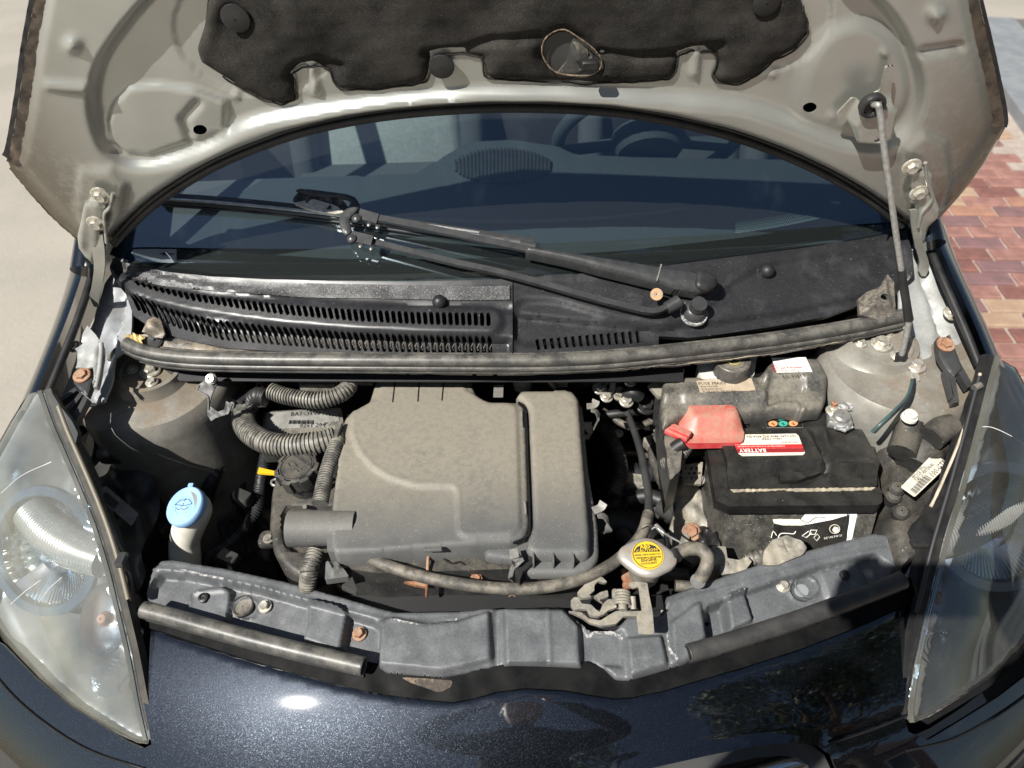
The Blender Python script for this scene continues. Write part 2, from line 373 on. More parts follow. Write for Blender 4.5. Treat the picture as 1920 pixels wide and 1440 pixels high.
m_symy = M('yellow_symbol', (.72, .60, .10), None, .5)
m_capy = M('yellow_caution_label', (.74, .50, .02), (.66, .44, .05), .45, sc=80)
m_fleshy = M('peach_stain_metal', (.50, .47, .42), (.52, .38, .29), .36, metal=.5, sc=60, thr=(.5, .65))
m_chalk = M('white_corrosion', (.42, .42, .41), (.14, .14, .14), .8, sc=260, thr=(.45, .55), bump=.0005, bsc=500)
m_asphalt = M('pale_concrete_road', (.37, .335, .285), (.31, .285, .24), .85, sc=2.0, thr=(.3, .7), bump=.002, bsc=60)
m_street = M('grey_street', (.17, .155, .14), (.11, .10, .095), .85, sc=1.5, bump=.002, bsc=60)
m_kerb = M('grey_kerb', (.24, .25, .26), (.19, .20, .21), .8, sc=10, bump=.001, bsc=90)
m_sand = M('sandy_joint', (.42, .36, .31), (.33, .27, .23), .9, sc=30)
m_brk = [M('clinker_brick_%s' % n, a, b, .8, sc=18, bump=.001, bsc=90) for n, a, b in (
    ('red', (.23, .10, .08), (.16, .075, .065)), ('pink', (.33, .17, .14), (.24, .12, .10)), ('orange', (.38, .20, .135), (.30, .155, .11)),
    ('ochre', (.40, .28, .19), (.33, .22, .15)), ('purple', (.22, .12, .12), (.17, .10, .10)))]
m_seat = M('grey_seat_cloth', (.06, .068, .072), (.05, .055, .06), .9, sc=200, spec=.2)
m_seatl = M('light_seat_cloth', (.26, .29, .285), (.22, .245, .24), .9, sc=120, spec=.2)
m_dash = M('charcoal_dashboard', (.05, .055, .06), (.065, .07, .075), .7, sc=300, bump=.0002, bsc=900, spec=.3)
m_frit = M('black_glass_frit', (.004, .005, .005), None, .6, spec=.1)
m_coat = M('dark_jacket_cloth', (.02, .022, .028), (.03, .032, .04), .9, sc=40)
m_jean = M('dark_jeans', (.03, .04, .07), None, .9)
m_skin = M('skin', (.52, .32, .23), None, .5)
m_hair = M('dark_hair', (.03, .02, .015), None, .6)
m_phone = M('black_phone', (.01, .01, .012), None, .2)
m_leaf = M('tree_leaves', (.045, .07, .02), (.08, .10, .03), .6, sc=2)
m_bark = M('tree_bark', (.12, .09, .06), (.07, .055, .04), .9, sc=10)
m_house = M('house_brick', (.20, .10, .075), (.15, .08, .06), .85, sc=8)
m_roof = M('roof_tiles', (.09, .05, .04), (.12, .07, .05), .8, sc=6)
m_cork = M('pale_gold_leaf_scrap', (.72, .56, .24), (.5, .38, .16), .7, sc=120, bump=.001, bsc=200)

def paint():
    m = bpy.data.materials.new('dark_blue_metallic_paint'); m.use_nodes = True; t = m.node_tree; N = t.nodes; L = t.links; b = N['Principled BSDF']
    geo = N.new('ShaderNodeNewGeometry'); v = N.new('ShaderNodeTexVoronoi'); v.inputs['Scale'].default_value = 2300; L.new(geo.outputs['Position'], v.inputs['Vector'])
    s = N.new('ShaderNodeVectorMath'); s.operation = 'SUBTRACT'; s.inputs[1].default_value = (.5, .5, .5); L.new(v.outputs['Color'], s.inputs[0])
    k = N.new('ShaderNodeVectorMath'); k.operation = 'SCALE'; k.inputs[3].default_value = .15; L.new(s.outputs[0], k.inputs[0])
    a = N.new('ShaderNodeVectorMath'); a.operation = 'ADD'; L.new(geo.outputs['Normal'], a.inputs[0]); L.new(k.outputs[0], a.inputs[1])
    nn = N.new('ShaderNodeVectorMath'); nn.operation = 'NORMALIZE'; L.new(a.outputs[0], nn.inputs[0]); L.new(nn.outputs[0], b.inputs['Normal'])
    sp = N.new('ShaderNodeSeparateColor'); L.new(v.outputs['Color'], sp.inputs[0])
    mr = N.new('ShaderNodeMapRange'); mr.inputs[1].default_value = .90; mr.inputs[2].default_value = .99; L.new(sp.outputs[1], mr.inputs[0])
    mx_ = N.new('ShaderNodeMix'); mx_.data_type = 'RGBA'; mx_.inputs[6].default_value = (.006, .008, .012, 1); mx_.inputs[7].default_value = (.065, .08, .10, 1)
    L.new(mr.outputs[0], mx_.inputs[0]); L.new(mx_.outputs[2], b.inputs['Base Color'])
    b.inputs['Metallic'].default_value = .9; b.inputs['Roughness'].default_value = .36
    b.inputs['Coat Weight'].default_value = 1; b.inputs['Coat Roughness'].default_value = .032; b.inputs['Coat IOR'].default_value = 2.0
    return m
m_paint = paint()
def glass(name, tint, haze=0.0, hcol=(.8, .82, .8), rough=.0, hazesc=20, fl=.04):
    m = bpy.data.materials.new(name); m.use_nodes = True; t = m.node_tree; N = t.nodes; L = t.links; N.clear()
    o = N.new('ShaderNodeOutputMaterial'); tr = N.new('ShaderNodeBsdfTransparent'); tr.inputs[0].default_value = (*tint, 1)
    gl = N.new('ShaderNodeBsdfGlossy'); gl.inputs[0].default_value = (.75, .90, 1, 1); gl.inputs['Roughness'].default_value = rough; fr = N.new('ShaderNodeFresnel'); fr.inputs[0].default_value = 1.5
    mr = N.new('ShaderNodeMath'); mr.operation = 'MULTIPLY_ADD'; mr.inputs[1].default_value = 4.6 if fl > .05 else 1.8; mr.inputs[2].default_value = fl*.2; mr.use_clamp = True; L.new(fr.outputs[0], mr.inputs[0])
    base = tr.outputs[0]
    if haze:
        df = N.new('ShaderNodeBsdfDiffuse'); df.inputs[0].default_value = (*hcol, 1); g = N.new('ShaderNodeNewGeometry'); nz_ = N.new('ShaderNodeTexNoise')
        nz_.inputs['Scale'].default_value = hazesc; nz_.inputs['Detail'].default_value = 7; L.new(g.outputs['Position'], nz_.inputs['Vector'])
        r = N.new('ShaderNodeMapRange'); r.inputs[1].default_value = .3; r.inputs[2].default_value = .75; r.inputs[3].default_value = haze*.35; r.inputs[4].default_value = haze; L.new(nz_.outputs[0], r.inputs[0])
        h = N.new('ShaderNodeMixShader'); L.new(r.outputs[0], h.inputs[0]); L.new(base, h.inputs[1]); L.new(df.outputs[0], h.inputs[2]); base = h.outputs[0]
    mx_ = N.new('ShaderNodeMixShader'); L.new(mr.outputs[0], mx_.inputs[0]); L.new(base, mx_.inputs[1]); L.new(gl.outputs[0], mx_.inputs[2]); L.new(mx_.outputs[0], o.inputs[0])
    return m
m_satin = M('satin_wiper_black', (.035, .036, .037), (.05, .05, .051), .36, sc=60, speck=(.5, .5, .48), sthr=.77)
m_glass = glass('windscreen_glass', (.74, .86, .86), fl=.06, haze=.03, hcol=(.5, .55, .55), hazesc=900)
m_lensr = glass('clearer_headlight_lens', (.96, .97, .98), haze=.06, hcol=(.75, .72, .6), rough=.03, hazesc=14)
m_lens = glass('hazed_headlight_lens', (.94, .96, .97), haze=.21, hcol=(.75, .72, .6), rough=.04, hazesc=14)  # own haze, whitened further to stand for sun glare
m_clear = glass('clear_bulb_glass', (.95, .95, .95))
m_chrome = M('chrome_reflector', (.86, .86, .84), None, .12, metal=1, rvar=.05)
m_chromer = M('soft_chrome', (.50, .53, .56), (.36, .40, .45), .30, metal=.9, sc=12)
m_hlgrey = M('headlight_bezel_grey', (.34, .35, .35), (.24, .25, .25), .32, metal=.65, sc=12)
m_hldark = M('headlight_dark_shell', (.035, .035, .036), (.06, .06, .058), .35, sc=12)
m_bluer = M('sky_tinted_bezel_ring', (.26, .34, .42), (.20, .27, .34), .22, metal=.9, sc=12)  # silver plastic with reflected sky blue put into its colour
m_amber = M('amber_bulb', (.42, .27, .20), None, .3)
m_bluer2 = M('sky_bright_bezel_ring', (.42, .52, .62), (.36, .45, .54), .3, metal=.5, sc=12)  # right ring's copy, brightened to stand for more reflected sky
m_flute = M('fluted_lamp_plastic', (.50, .49, .45), (.38, .38, .36), .28, metal=.6, sc=14)
# ---------------------------------------------------------------- reference surfaces of the car (metres)
def _yf(x): return .45+.30*x*x
def f_bump(x, y):
    s = _yf(x)-y; p = .46-.45*np.clip(x*x, 0, .12); sp = np.clip(s, -.05, .4)
    return .699-p*sp-1.5*sp*sp*np.sign(sp)-.09*x*x
BUMP = Z(f_bump)
XM = Z(lambda x, y: .722+.22*(y-.53)-.07*x*x)
def f_hl(x, y):
    ax = np.abs(x); xi = .475+.49*(y-.39); d = np.clip(ax-xi, -.1, .5)
    return .590+.72*(np.clip(y, .2, 1)-.39)-.30*d-1.6*d*np.abs(d)
HL = Z(f_hl)
COWL = Z(lambda x, y: .962-.52*(.955+.16*x*x-y)-.04*x*x)
GLASS = Z(lambda x, y: .958+.60*(y-.955-.16*x*x)-.03*x*x)
HOOD = Y(lambda x, z: 1.005-.24*(z-.95)+.03*x*x)
FEND = Z(lambda x, y: .855+.28*(y-.80)-3.0*np.clip(np.abs(x)-.665, 0, 1)**2-1.0*np.clip(np.abs(x)-.665, 0, 1))

# ---------------------------------------------------------------- ground
def quad(name, x0, x1, y0, y1, z, mat, t=.05):
    V = [(x, y, zz) for zz in (z-t, z) for x, y in ((x0, y0), (x1, y0), (x1, y1), (x0, y1))]
    return struct(mesh(name, V, [(3, 2, 1, 0), (4, 5, 6, 7), (0, 1, 5, 4), (1, 2, 6, 5), (2, 3, 7, 6), (3, 0, 4, 7)], mat, None, False))
quad('ground', -90, 90, -90, 140, -.012, m_asphalt)
g = quad('brick_pavement', 1.02, 3.6, -4, 4.6, .0, m_sand, .01)
ka = P3(1868, 168, 0.0); kb = P3(1930, 255, 0.0); kd = (kb-ka)[:2]; kd /= np.linalg.norm(kd); kn = np.array([-kd[1], kd[0]]); kn = kn if kn[0] > 0 else -kn
me_cache = {}
def brickmesh(k, w, d, h):
    key = (k, round(w, 3))
    if key not in me_cache:
        b = .004; V = []; r = random.Random(k*7)
        for z, i in ((-.02, 0), (h-b, 0), (h, b)):
            for x, y in ((-1, -1), (1, -1), (1, 1), (-1, 1)): V.append((x*(w/2-i)+r.uniform(-.001, .001), y*(d/2-i)+r.uniform(-.001, .001), z))
        Fc = [(i*4+j, i*4+(j+1) % 4, (i+1)*4+(j+1) % 4, (i+1)*4+j) for i in range(2) for j in range(4)]+[(8, 9, 10, 11)]
        me = bpy.data.meshes.new('brick'); me.from_pydata(V, [], Fc); me.materials.append(m_brk[k % 5]); me_cache[key] = me
    return me_cache[key]
ba = math.radians(-5); nb = 0; rest_V = []; rest_F = []
for j in range(-46, 54):
    for i in range(0, 15):
        X = 1.14+i*.178+(j % 2)*.089; Yc = .084*j
        x = X*math.cos(ba)-(Yc-2.6)*math.sin(ba)*.0+0; y = Yc+math.tan(ba)*(X-1.6)
        if x > 3.5 or y < -3.9 or y > 4.4 or (x-ka[0])*kn[0]+(y-ka[1])*kn[1] > -.14: continue
        vis = 1.3 < x < 2.9 and 1.3 < y < 4.5 and abs(x/y-.62) < .34
        kind = random.choices([0, 1, 2, 3, 4, 5, 6], [6, 7, 2, 1, 5, 1, 1])[0]
        me = brickmesh(kind, .166, .073, .010)
        if vis and nb < 290:
            o = bpy.data.objects.new('brick', me); COL.objects.link(o); o.parent = g; o.matrix_parent_inverse = g.matrix_world.inverted() if False else Matrix.Translation(-g.location)
            o.location = (x, y, random.uniform(-.001, .0015)); o.rotation_euler = (random.uniform(-.008, .008), random.uniform(-.006, .006), ba+random.uniform(-.008, .008)); nb += 1
        else:
            b0 = len(rest_V); rest_V += [(x+v.co.x, y+v.co.y, v.co.z) for v in me.vertices]; rest_F += [(tuple(b0+q for q in p.vertices), kind % 5) for p in me.polygons]
me = bpy.data.meshes.new('far_bricks'); me.from_pydata(rest_V, [], [f for f, _ in rest_F])
for m_ in m_brk: me.materials.append(m_)
me.polygons.foreach_set('material_index', [k for _, k in rest_F])
o = bpy.data.objects.new('far_bricks', me); COL.objects.link(o); o.parent = g; o.matrix_parent_inverse = Matrix.Translation(-g.location); o['kind'] = 'stuff'
# kerb and street beyond it, running diagonally
def strip(name, off0, off1, z0, z1, mat, a=-6, b=9):
    V = []
    for z in (z0, z1):
        for s, t_ in ((a, off0), (b, off0), (b, off1), (a, off1)): V.append((ka[0]+kd[0]*s+kn[0]*t_, ka[1]+kd[1]*s+kn[1]*t_, z))
    return struct(mesh(name, V, [(3, 2, 1, 0), (4, 5, 6, 7), (0, 1, 5, 4), (1, 2, 6, 5), (2, 3, 7, 6), (3, 0, 4, 7)], mat, None, False))
strip('kerb', -.02, .16, -.1, .06, m_kerb, -1.3, 9); strip('gutter', .165, .42, -.1, .012, m_kerb, -1.3, 9); strip('street', .425, 9, -.1, .006, m_street, -1.3, 12)

# ---------------------------------------------------------------- car body
car = T('car', 'small dark blue metallic car with its bonnet open and engine bay bare', 'car', (0, 1.2, 0))
bump_out = [(238, 1160), (300, 1177), (380, 1203), (454, 1227), (560, 1257), (640, 1279), (720, 1296), (800, 1307), (850, 1310), (890, 1303), (930, 1291), (985, 1284), (1060, 1288), (1110, 1297), (1150, 1303), (1185, 1301), (1240, 1290), (1300, 1272), (1400, 1243), (1500, 1211), (1600, 1172), (1680, 1138), (1716, 1120),
            (1712, 1180), (1702, 1260), (1695, 1330), (1703, 1372), (1740, 1388), (1800, 1352), (1870, 1308), (1930, 1262), (1990, 1190), (2030, 1080), (2070, 1130), (2080, 1300), (2030, 1540), (1900, 1720), (1560, 1720), (1590, 1560), (1572, 1450), (1555, 1415), (1530, 1398), (1485, 1391), (1430, 1395), (1330, 1414), (1240, 1434), (1160, 1452), (1100, 1500), (1050, 1720),
            (60, 1720), (-80, 1560), (-130, 1330), (-140, 1160), (-110, 1080), (-60, 1170), (6, 1210), (66, 1272), (128, 1322), (186, 1358), (236, 1390), (268, 1404), (284, 1396), (278, 1360), (262, 1290), (247, 1210)]
mouth = [(1555, 1415), (1530, 1398), (1485, 1391), (1430, 1395), (1330, 1414), (1240, 1434), (1160, 1452)]
def r_b(P):
    d = dline(P, bump_out[0:23]); h = -.004*(1-ss(d, 0, 12))
    lipL = [(-40, 1225), (20, 1300), (90, 1360), (170, 1408), (270, 1440)]; lipR = [(1700, 1405), (1790, 1385), (1880, 1335), (1960, 1275)]
    h = h+.004*np.exp(-(dline(P, mouth)/16)**2)
    h = h-.005*np.exp(-(dline(P, [(1560, 1392), (1640, 1365), (1700, 1340)])/8)**2)
    return h
sheet('bumper', bump_out, BUMP, m_paint, 9, r_b, thick=.004, parent=car, grid=14)
# grille mouth: dark recessed ring, chrome bar and black duct
ring_o = [(1100, 1500), (1160, 1455), (1240, 1437), (1330, 1417), (1430, 1398), (1485, 1394), (1529, 1401), (1553, 1418), (1569, 1452), (1586, 1560), (1556, 1640), (1200, 1640), (1110, 1580)]
ring_i = [(1170, 1520), (1240, 1470), (1330, 1446), (1420, 1424), (1470, 1420), (1500, 1424), (1522, 1440), (1532, 1470), (1540, 1540), (1510, 1590), (1260, 1590), (1190, 1570)]
sheet('grille_ring', ring_o, BUMP, m_hldark, 9, lambda P: -.004+.003*np.exp(-(dline(P, ring_i, True)/8)**2), holes=[ring_i], thick=.03, parent=car, lift=-.006)
for l_ in ([(-40, 1225), (20, 1300), (90, 1360), (170, 1408), (272, 1442)], [(1700, 1408), (1790, 1385), (1880, 1335), (1960, 1275)], [(1562, 1392), (1640, 1366), (1700, 1342)]): tube('bumper_seam', [BUMP.up(.0012).p(*q) for q in l_], .0016, m_black, car, seg=6)
sheet('grille_recess', [(1150, 1400), (1600, 1400), (1600, 1640), (1100, 1640)], BUMP, m_black, 40, None, thick=.01, parent=car, lift=-.075)
tube('grille_bar', [BUMP.up(-.03).p(*q) for q in ((1200, 1550), (1330, 1480), (1430, 1448), (1510, 1425))], .012, m_chrome, car)
tube('grille_bar', [BUMP.up(-.04).p(*q) for q in ((1300, 1570), (1400, 1500), (1460, 1440))], .005, m_chrome, car)
# lower front of the bumper, bow shaped, down to the ground clearance
xs = np.linspace(-.80, .80, 41); V = []; Fc = []
for x in xs:
    y0 = _yf(x)-.30; z0 = float(f_bump(np.array([x]), np.array([y0]))[0])
    for q in ((y0+.02, z0-.012), (y0-.05, z0-.09), (y0-.07, z0-.2), (y0-.03, .25), (y0+.1, .2)): V.append((x, q[0], q[1]))
Fc = [(i*5+k, (i+1)*5+k, (i+1)*5+k+1, i*5+k+1) for i in range(40) for k in range(4)]
mesh('bumper_lower', V, Fc, m_paint, car)
# black trim between cover and bumper
trim = [(238, 1150), (262, 1140), (350, 1168), (464, 1200), (560, 1222), (680, 1238), (712, 1245), (760, 1258), (829, 1264), (900, 1254), (960, 1243), (1040, 1245), (1100, 1240), (1155, 1266), (1190, 1268), (1285, 1238), (1366, 1186), (1480, 1150), (1600, 1110), (1691, 1080), (1722, 1095), (1722, 1124), (1600, 1178), (1500, 1217), (1400, 1249), (1300, 1278), (1240, 1296), (1185, 1307), (1150, 1309), (1110, 1303), (1060, 1294), (985, 1290), (930, 1297), (890, 1309), (850, 1316), (800, 1312), (720, 1302), (640, 1285), (560, 1263), (454, 1233), (380, 1209), (300, 1183), (240, 1168)]
m_trim = M('black_trim_rubber', (.006, .006, .0065), (.012, .012, .012), .5, sc=30, spec=.04)
sheet('trim_strip', trim, Z(lambda x, y: f_bump(x, y)), m_trim, 9, lambda P: .001*lump(P, 60, 3), thick=.004, parent=car, lift=.0018)
m_sand2 = M('sand_deposit', (.22, .17, .12), (.06, .05, .042), .95, sc=70, thr=(.3, .6), bump=.0006, bsc=300)
for o_ in ([(752, 1270), (800, 1272), (850, 1276), (846, 1288), (824, 1299), (800, 1290), (770, 1280)],): sheet('sand_patch', rnd(o_, 8), BUMP, m_sand2, 5, lambda P: .0008*lump(P, 14, 3), thick=.0008, parent=car, lift=.0032)
# front fenders, behind the headlights
fl = [(148, 452), (165, 440), (190, 470), (172, 520), (140, 600), (112, 670), (92, 735), (62, 745), (40, 742), (60, 690), (90, 610), (120, 530)]
fr = [(1738, 398), (1764, 396), (1790, 440), (1820, 510), (1850, 590), (1880, 668), (1905, 720), (1860, 700), (1842, 670), (1825, 610), (1800, 550), (1770, 500), (1742, 470), (1730, 430)]
def shell(name, pts_in, out, mat):                # loft from inner line out over the shoulder and down
    V = []; n = len(pts_in); m = 9
    for p in pts_in:
        for k in range(m):
            t = k/(m-1); a = t*math.pi/2
            V.append((p[0]+out*(.035*math.sin(a)+.06*t*t), p[1]+.0*t, p[2]+.004-.10*(1-math.cos(a))-.35*max(0, t-.55)**1.5))
    Fc = [(i*m+k, (i+1)*m+k, (i+1)*m+k+1, i*m+k+1) for i in range(n-1) for k in range(m-1)]
    return mesh(name, V, Fc, mat, car)
lfl = [P3(*q) for q in cr([(172, 452, .955), (152, 530, .935), (128, 600, .91), (100, 670, .885), (72, 738, .862)], 8)]
lfr = [P3(*q) for q in cr([(1738, 400, .955), (1762, 470, .94), (1795, 545, .915), (1826, 615, .89), (1852, 680, .866)], 8)]
back = lambda P, s: [np.array([P[0][0]+s*.01, 1.9, 1.0]), np.array([P[0][0]+s*.0, 1.4, .99])]+P
shell('fender', back(lfl, -1), -1, m_paint); shell('fender', back(lfr, 1), 1, m_paint)
# dark gap channels and rubber seals beside the fender edge
for nm, L, s in (('l', lfl, 1), ('r', lfr, -1)):
    tube('fender_seal', [p+np.array([s*.010, 0, -.006]) for p in L[::6]+[L[-1]]], .006, m_rubberdark, car)
# inner rails (pale painted metal); left has its shade put into the paint colour
rl = [(215, 470), (232, 560), (228, 640), (200, 660), (196, 700), (180, 745), (130, 752), (100, 735), (128, 660), (160, 590), (180, 520)]
rr_ = [(1728, 440), (1748, 470), (1776, 520), (1806, 575), (1838, 640), (1846, 672), (1810, 668), (1790, 690), (1768, 730), (1745, 700), (1732, 640), (1700, 600), (1690, 520)]
RAIL = Z(lambda x, y: .845+.42*(y-.80)-.22*(np.abs(x)-.6))
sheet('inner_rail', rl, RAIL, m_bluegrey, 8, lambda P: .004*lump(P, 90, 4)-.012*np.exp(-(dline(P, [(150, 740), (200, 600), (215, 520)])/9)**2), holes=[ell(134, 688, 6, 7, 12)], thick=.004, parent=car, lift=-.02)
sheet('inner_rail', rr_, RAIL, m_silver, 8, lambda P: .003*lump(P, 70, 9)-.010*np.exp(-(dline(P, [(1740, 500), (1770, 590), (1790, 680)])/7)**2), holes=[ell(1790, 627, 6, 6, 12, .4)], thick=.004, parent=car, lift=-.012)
bolt(RAIL.p(140, 650), RAIL.n(140, 650), .0065, m_zinc, car)
bolt(RAIL.p(1782, 588), RAIL.n(1782, 588), .008, m_steelw, car)
# floor and walls of the bay, dark
box('bay_floor', (0, .78, .30), (1.3, .75, .02), m_dark, car)
box('bulkhead', (0, 1.00, .60), (1.25, .02, .52), m_dark, car)
box('bay_side', (-.60, .84, .48), (.02, .36, .36), m_dark, car); box('bay_side', (.60, .84, .48), (.02, .36, .36), m_dark, car)
box('bay_front', (0, .50, .44), (.80, .02, .28), m_dark, car)
# strut towers
def tower(px, py, z, r, zb, rb, tilt, mat):
    p = P3(px, py, z); n = np.array([0, -tilt, 1.])
    prof = [(rb*1.15, zb-z), (rb*1.02, zb-z+.02), (rb*.99, -.055), (rb*.94, -.035), (rb*.86, -.026), (r*1.22, -.018), (r*1.10, -.008), (r*1.06, 0), (r*.93, .001), (r*.88, -.006), (r*.5, -.008), (.001, -.008)]
    lathe('strut_tower', prof, p, n, mat, car, 56, cap=False, lobes=lambda a, h: 1+.05*math.sin(2*a+.6)*(h < -.03))
    bolt(p+np.array([.0, .0, -.006]), n, .011, m_steelw, car)
    for k in range(3): bolt(p+np.array([r*.62*math.cos(2.1*k+.9), r*.62*math.sin(2.1*k+.9), -.006]), n, .0065, m_steelw, car)
    return p
tl = tower(280, 690, .835, .048, .42, .118, .10, m_tower); tr_ = tower(1655, 640, .862, .050, .42, .085, .08, m_tower)
lathe('strut_tower', [(.125, -.42), (.122, -.06), (.117, -.028), (.110, -.020), (.104, -.021), (.06, -.014), (.001, -.012)], P3(1700, 655, .862), (-.04, -.10, 1), m_tower, car, 56, cap=False)
# right tower plate reaches the rail
sheet('tower_plate', [(1560, 660), (1620, 640), (1700, 630), (1745, 680), (1768, 735), (1790, 790), (1760, 830), (1690, 800), (1640, 775), (1575, 760)], Z(lambda x, y: .775+.25*(y-.75)), m_tower, 9, lambda P: .004*lump(P, 60, 2)+ridge(P, [(1590, 690), (1640, 708), (1700, 712), (1765, 712)], .003, 5), thick=.01, parent=car)

# ---------------------------------------------------------------- windscreen, interior
ws = [(206, 478), (215, 483), (250, 497), (320, 509), (400, 517), (500, 522), (620, 525), (760, 526), (880, 524), (960, 521), (1060, 514), (1160, 506), (1260, 495), (1380, 479), (1500, 464), (1600, 449), (1700, 430), (1722, 420), (1700, 330), (1560, 150), (1300, 60), (960, 30), (620, 50), (380, 110), (240, 300)]
sheet('windscreen', ws, GLASS, m_glass, 24, None, thick=0, parent=car)
fr_out = [(204, 476), (250, 492), (400, 512), (620, 520), (760, 521), (960, 516), (1160, 501), (1380, 474), (1600, 444), (1724, 416), (1712, 380), (1660, 400), (1560, 420), (1380, 446), (1160, 470), (960, 482), (760, 486), (620, 484), (400, 470), (290, 440), (230, 425)]
sheet('glass_frit', fr_out, GLASS, m_frit, 12, None, thick=0, parent=car, lift=-.0015)
m_fd = M('dotted_frit', (.20, .24, .23), None, .6)
def dots(p0, p1, rows, n, r, sp):
    V = []; Fc = []
    for j in range(rows):
        for i in range(n):
            t = i/(n-1); px = p0[0]+(p1[0]-p0[0])*t+(j % 2)*sp/2; py = p0[1]+(p1[1]-p0[1])*t-j*sp*.8+18*t*(1-t)
            c = GLASS.up(-.002).p(px, py); b0 = len(V)
            rr = r*(1-.6*j/rows)
            for k in range(6): V.append(c+np.array([rr*math.cos(k*1.047), rr*math.sin(k*1.047)*.85, rr*math.sin(k*1.047)*.5]))
            Fc.append(tuple(b0+k for k in range(6)))
    o = mesh('frit_dots', V, Fc, m_fd, car, False); o['kind'] = 'stuff'
dots((1380, 436), (1600, 392), 7, 58, .0011, 3.8)
# dashboard
DASH = Z(lambda x, y: .945-.02*(y-1.2)-.10*x*x+.045*np.exp(-(((x+.03)/.30)**2+((y-1.42)/.16)**2)))
dash = sheet('dashboard', [(215, 530), (300, 530), (960, 530), (1690, 500), (1720, 440), (1690, 330), (1500, 300), (1200, 295), (1085, 290), (1050, 275), (960, 262), (880, 266), (820, 300), (780, 325), (500, 335), (250, 345), (215, 400)], DASH, m_dash, 14,
             lambda P: .003*np.exp(-(dline(P, [(700, 402), (960, 408), (1200, 396), (1330, 380)])/6)**2)-.004*np.exp(-(dline(P, rnd([(460, 325), (680, 320), (700, 370), (440, 372)], 20), True)/4)**2)-.003*np.exp(-(dline(P, ell(950, 312, 135, 62, 40), True)/4)**2), thick=.03, parent=car)
# demister slot along the front of the dash, speaker grille ribs
gr_n = 26
for k in range(gr_n):
    t = (k+.5)/gr_n*2-1; hh = 38*math.sqrt(1-t*t*.92)
    a = DASH.up(.004).p(942+t*92, 306-hh*.72+6*t*t); b = DASH.up(.004).p(942+t*90, 306+hh)
    tube('vent_rib', [a, (a+b)/2+np.array([0, 0, .002]), b], .0030, m_satin, dash, seg=5, n=3)
tube('dash_chrome_line', [DASH.up(.003).p(*q) for q in ((760, 412), (960, 416), (1150, 408), (1290, 392))], .0035, m_seatl, dash, seg=6)
box('firewall', (0, 1.75, .60), (1.3, .02, .6), m_black, car)
# roof, doors and floor shell so that the cabin is enclosed
V = []; Fc = []
for i, (y, z, w) in enumerate([(1.62, 1.36, .52), (1.9, 1.44, .54), (2.6, 1.46, .54), (3.2, 1.38, .50)]):
    for x in np.linspace(-w, w, 9): V.append((x, y, z-.09*x*x))
Fc = [(i*9+k, (i+1)*9+k, (i+1)*9+k+1, i*9+k+1) for i in range(3) for k in range(8)]
mesh('roof', V, Fc, m_paint, car)
for s in (-1, 1):
    V = [(s*.60, 1.02, .97), (s*.655, 1.02, .30), (s*.72, 3.3, .30), (s*.70, 3.3, .95), (s*.70, 1.7, .98), (s*.54, 1.62, 1.35), (s*.51, 3.2, 1.37), (s*.70, 1.3, .98)]
    mesh('door', [V[0], V[1], V[2], V[3], V[4], V[7]], [(0, 1, 2, 3, 4, 5)], m_paint, car, False)
    tube('windscreen_pillar', [(s*.655, .99, .96), (s*.64, 1.25, 1.13), (s*.54, 1.62, 1.36)], .022, m_paint, car)
box('tailgate', (0, 3.3, .8), (1.35, .03, 1.15), m_seat, car); box('cabin_floor', (0, 2.2, .30), (1.4, 2.2, .02), m_dark, car)
# body sides ahead of the doors, down to the sill
for s, L in ((-1, lfl), (1, lfr)):
    V = []; P_ = [p for p in L[::8]]+[np.array([s*.70, .55, .70]), np.array([s*.72, .40, .58])]
    for p in P_: V += [(p[0]+s*.085, p[1], p[2]-.10), (s*.79, p[1], .32)]
    mesh('fender_side', V, [(i*2, i*2+1, i*2+3, i*2+2) for i in range(len(P_)-1)], m_paint, car)
# seats
def seat(px, pz, label, mat):
    p = P3(px[0], px[1], pz); t = T('car_seat', label, 'car seat', p, parent=car)
    r = np.array([1, 0, 0]); 
    box('backrest', p+np.array([0, .10, .16]), (.38, .12, .55), mat, t, n=(0, .25, 1), bev=.04, taper=.75)
    box('cushion', p+np.array([0, -.16, -.10]), (.46, .46, .12), m_seat, t, n=(0, .08, 1), bev=.04)
    box('side_bolster', p+np.array([-.2, .04, .12]), (.06, .12, .45), m_seat, t, n=(0, .25, 1), bev=.02)
    box('side_bolster', p+np.array([.2, .04, .12]), (.06, .12, .45), m_seat, t, n=(0, .25, 1), bev=.02)
    box('head_rest', p+np.array([0, .15, .54]), (.24, .08, .16), m_seat, t, bev=.03)
    return t
seat((730, 262), .84, 'pale grey passenger seat seen through the windscreen behind the dashboard', m_seatl)
seat((1260, 268), .80, 'darker front seat seen through the windscreen behind the steering wheel', m_seat)
sw = P3(1215, 262, .965); st = T('steering_wheel', 'black steering wheel seen through the windscreen', 'steering wheel', sw)
u, v, w = frame((0, .75, .55)); tube('wheel_rim', [sw+(u*math.cos(a)+v*math.sin(a))*.175 for a in np.linspace(0, 6.283, 24, endpoint=False)], .013, m_dash, st, closed=True, n=2)
lathe('wheel_hub', [(.07, -.01), (.075, .01), (.06, .03), (.01, .035)], sw, w*-1, m_dash, st, 20)
for a in (.2, 2.94, 4.71): tube('spoke', [sw+(u*math.cos(a)+v*math.sin(a))*.04, sw+(u*math.cos(a)+v*math.sin(a))*.17], .012, m_dash, st)
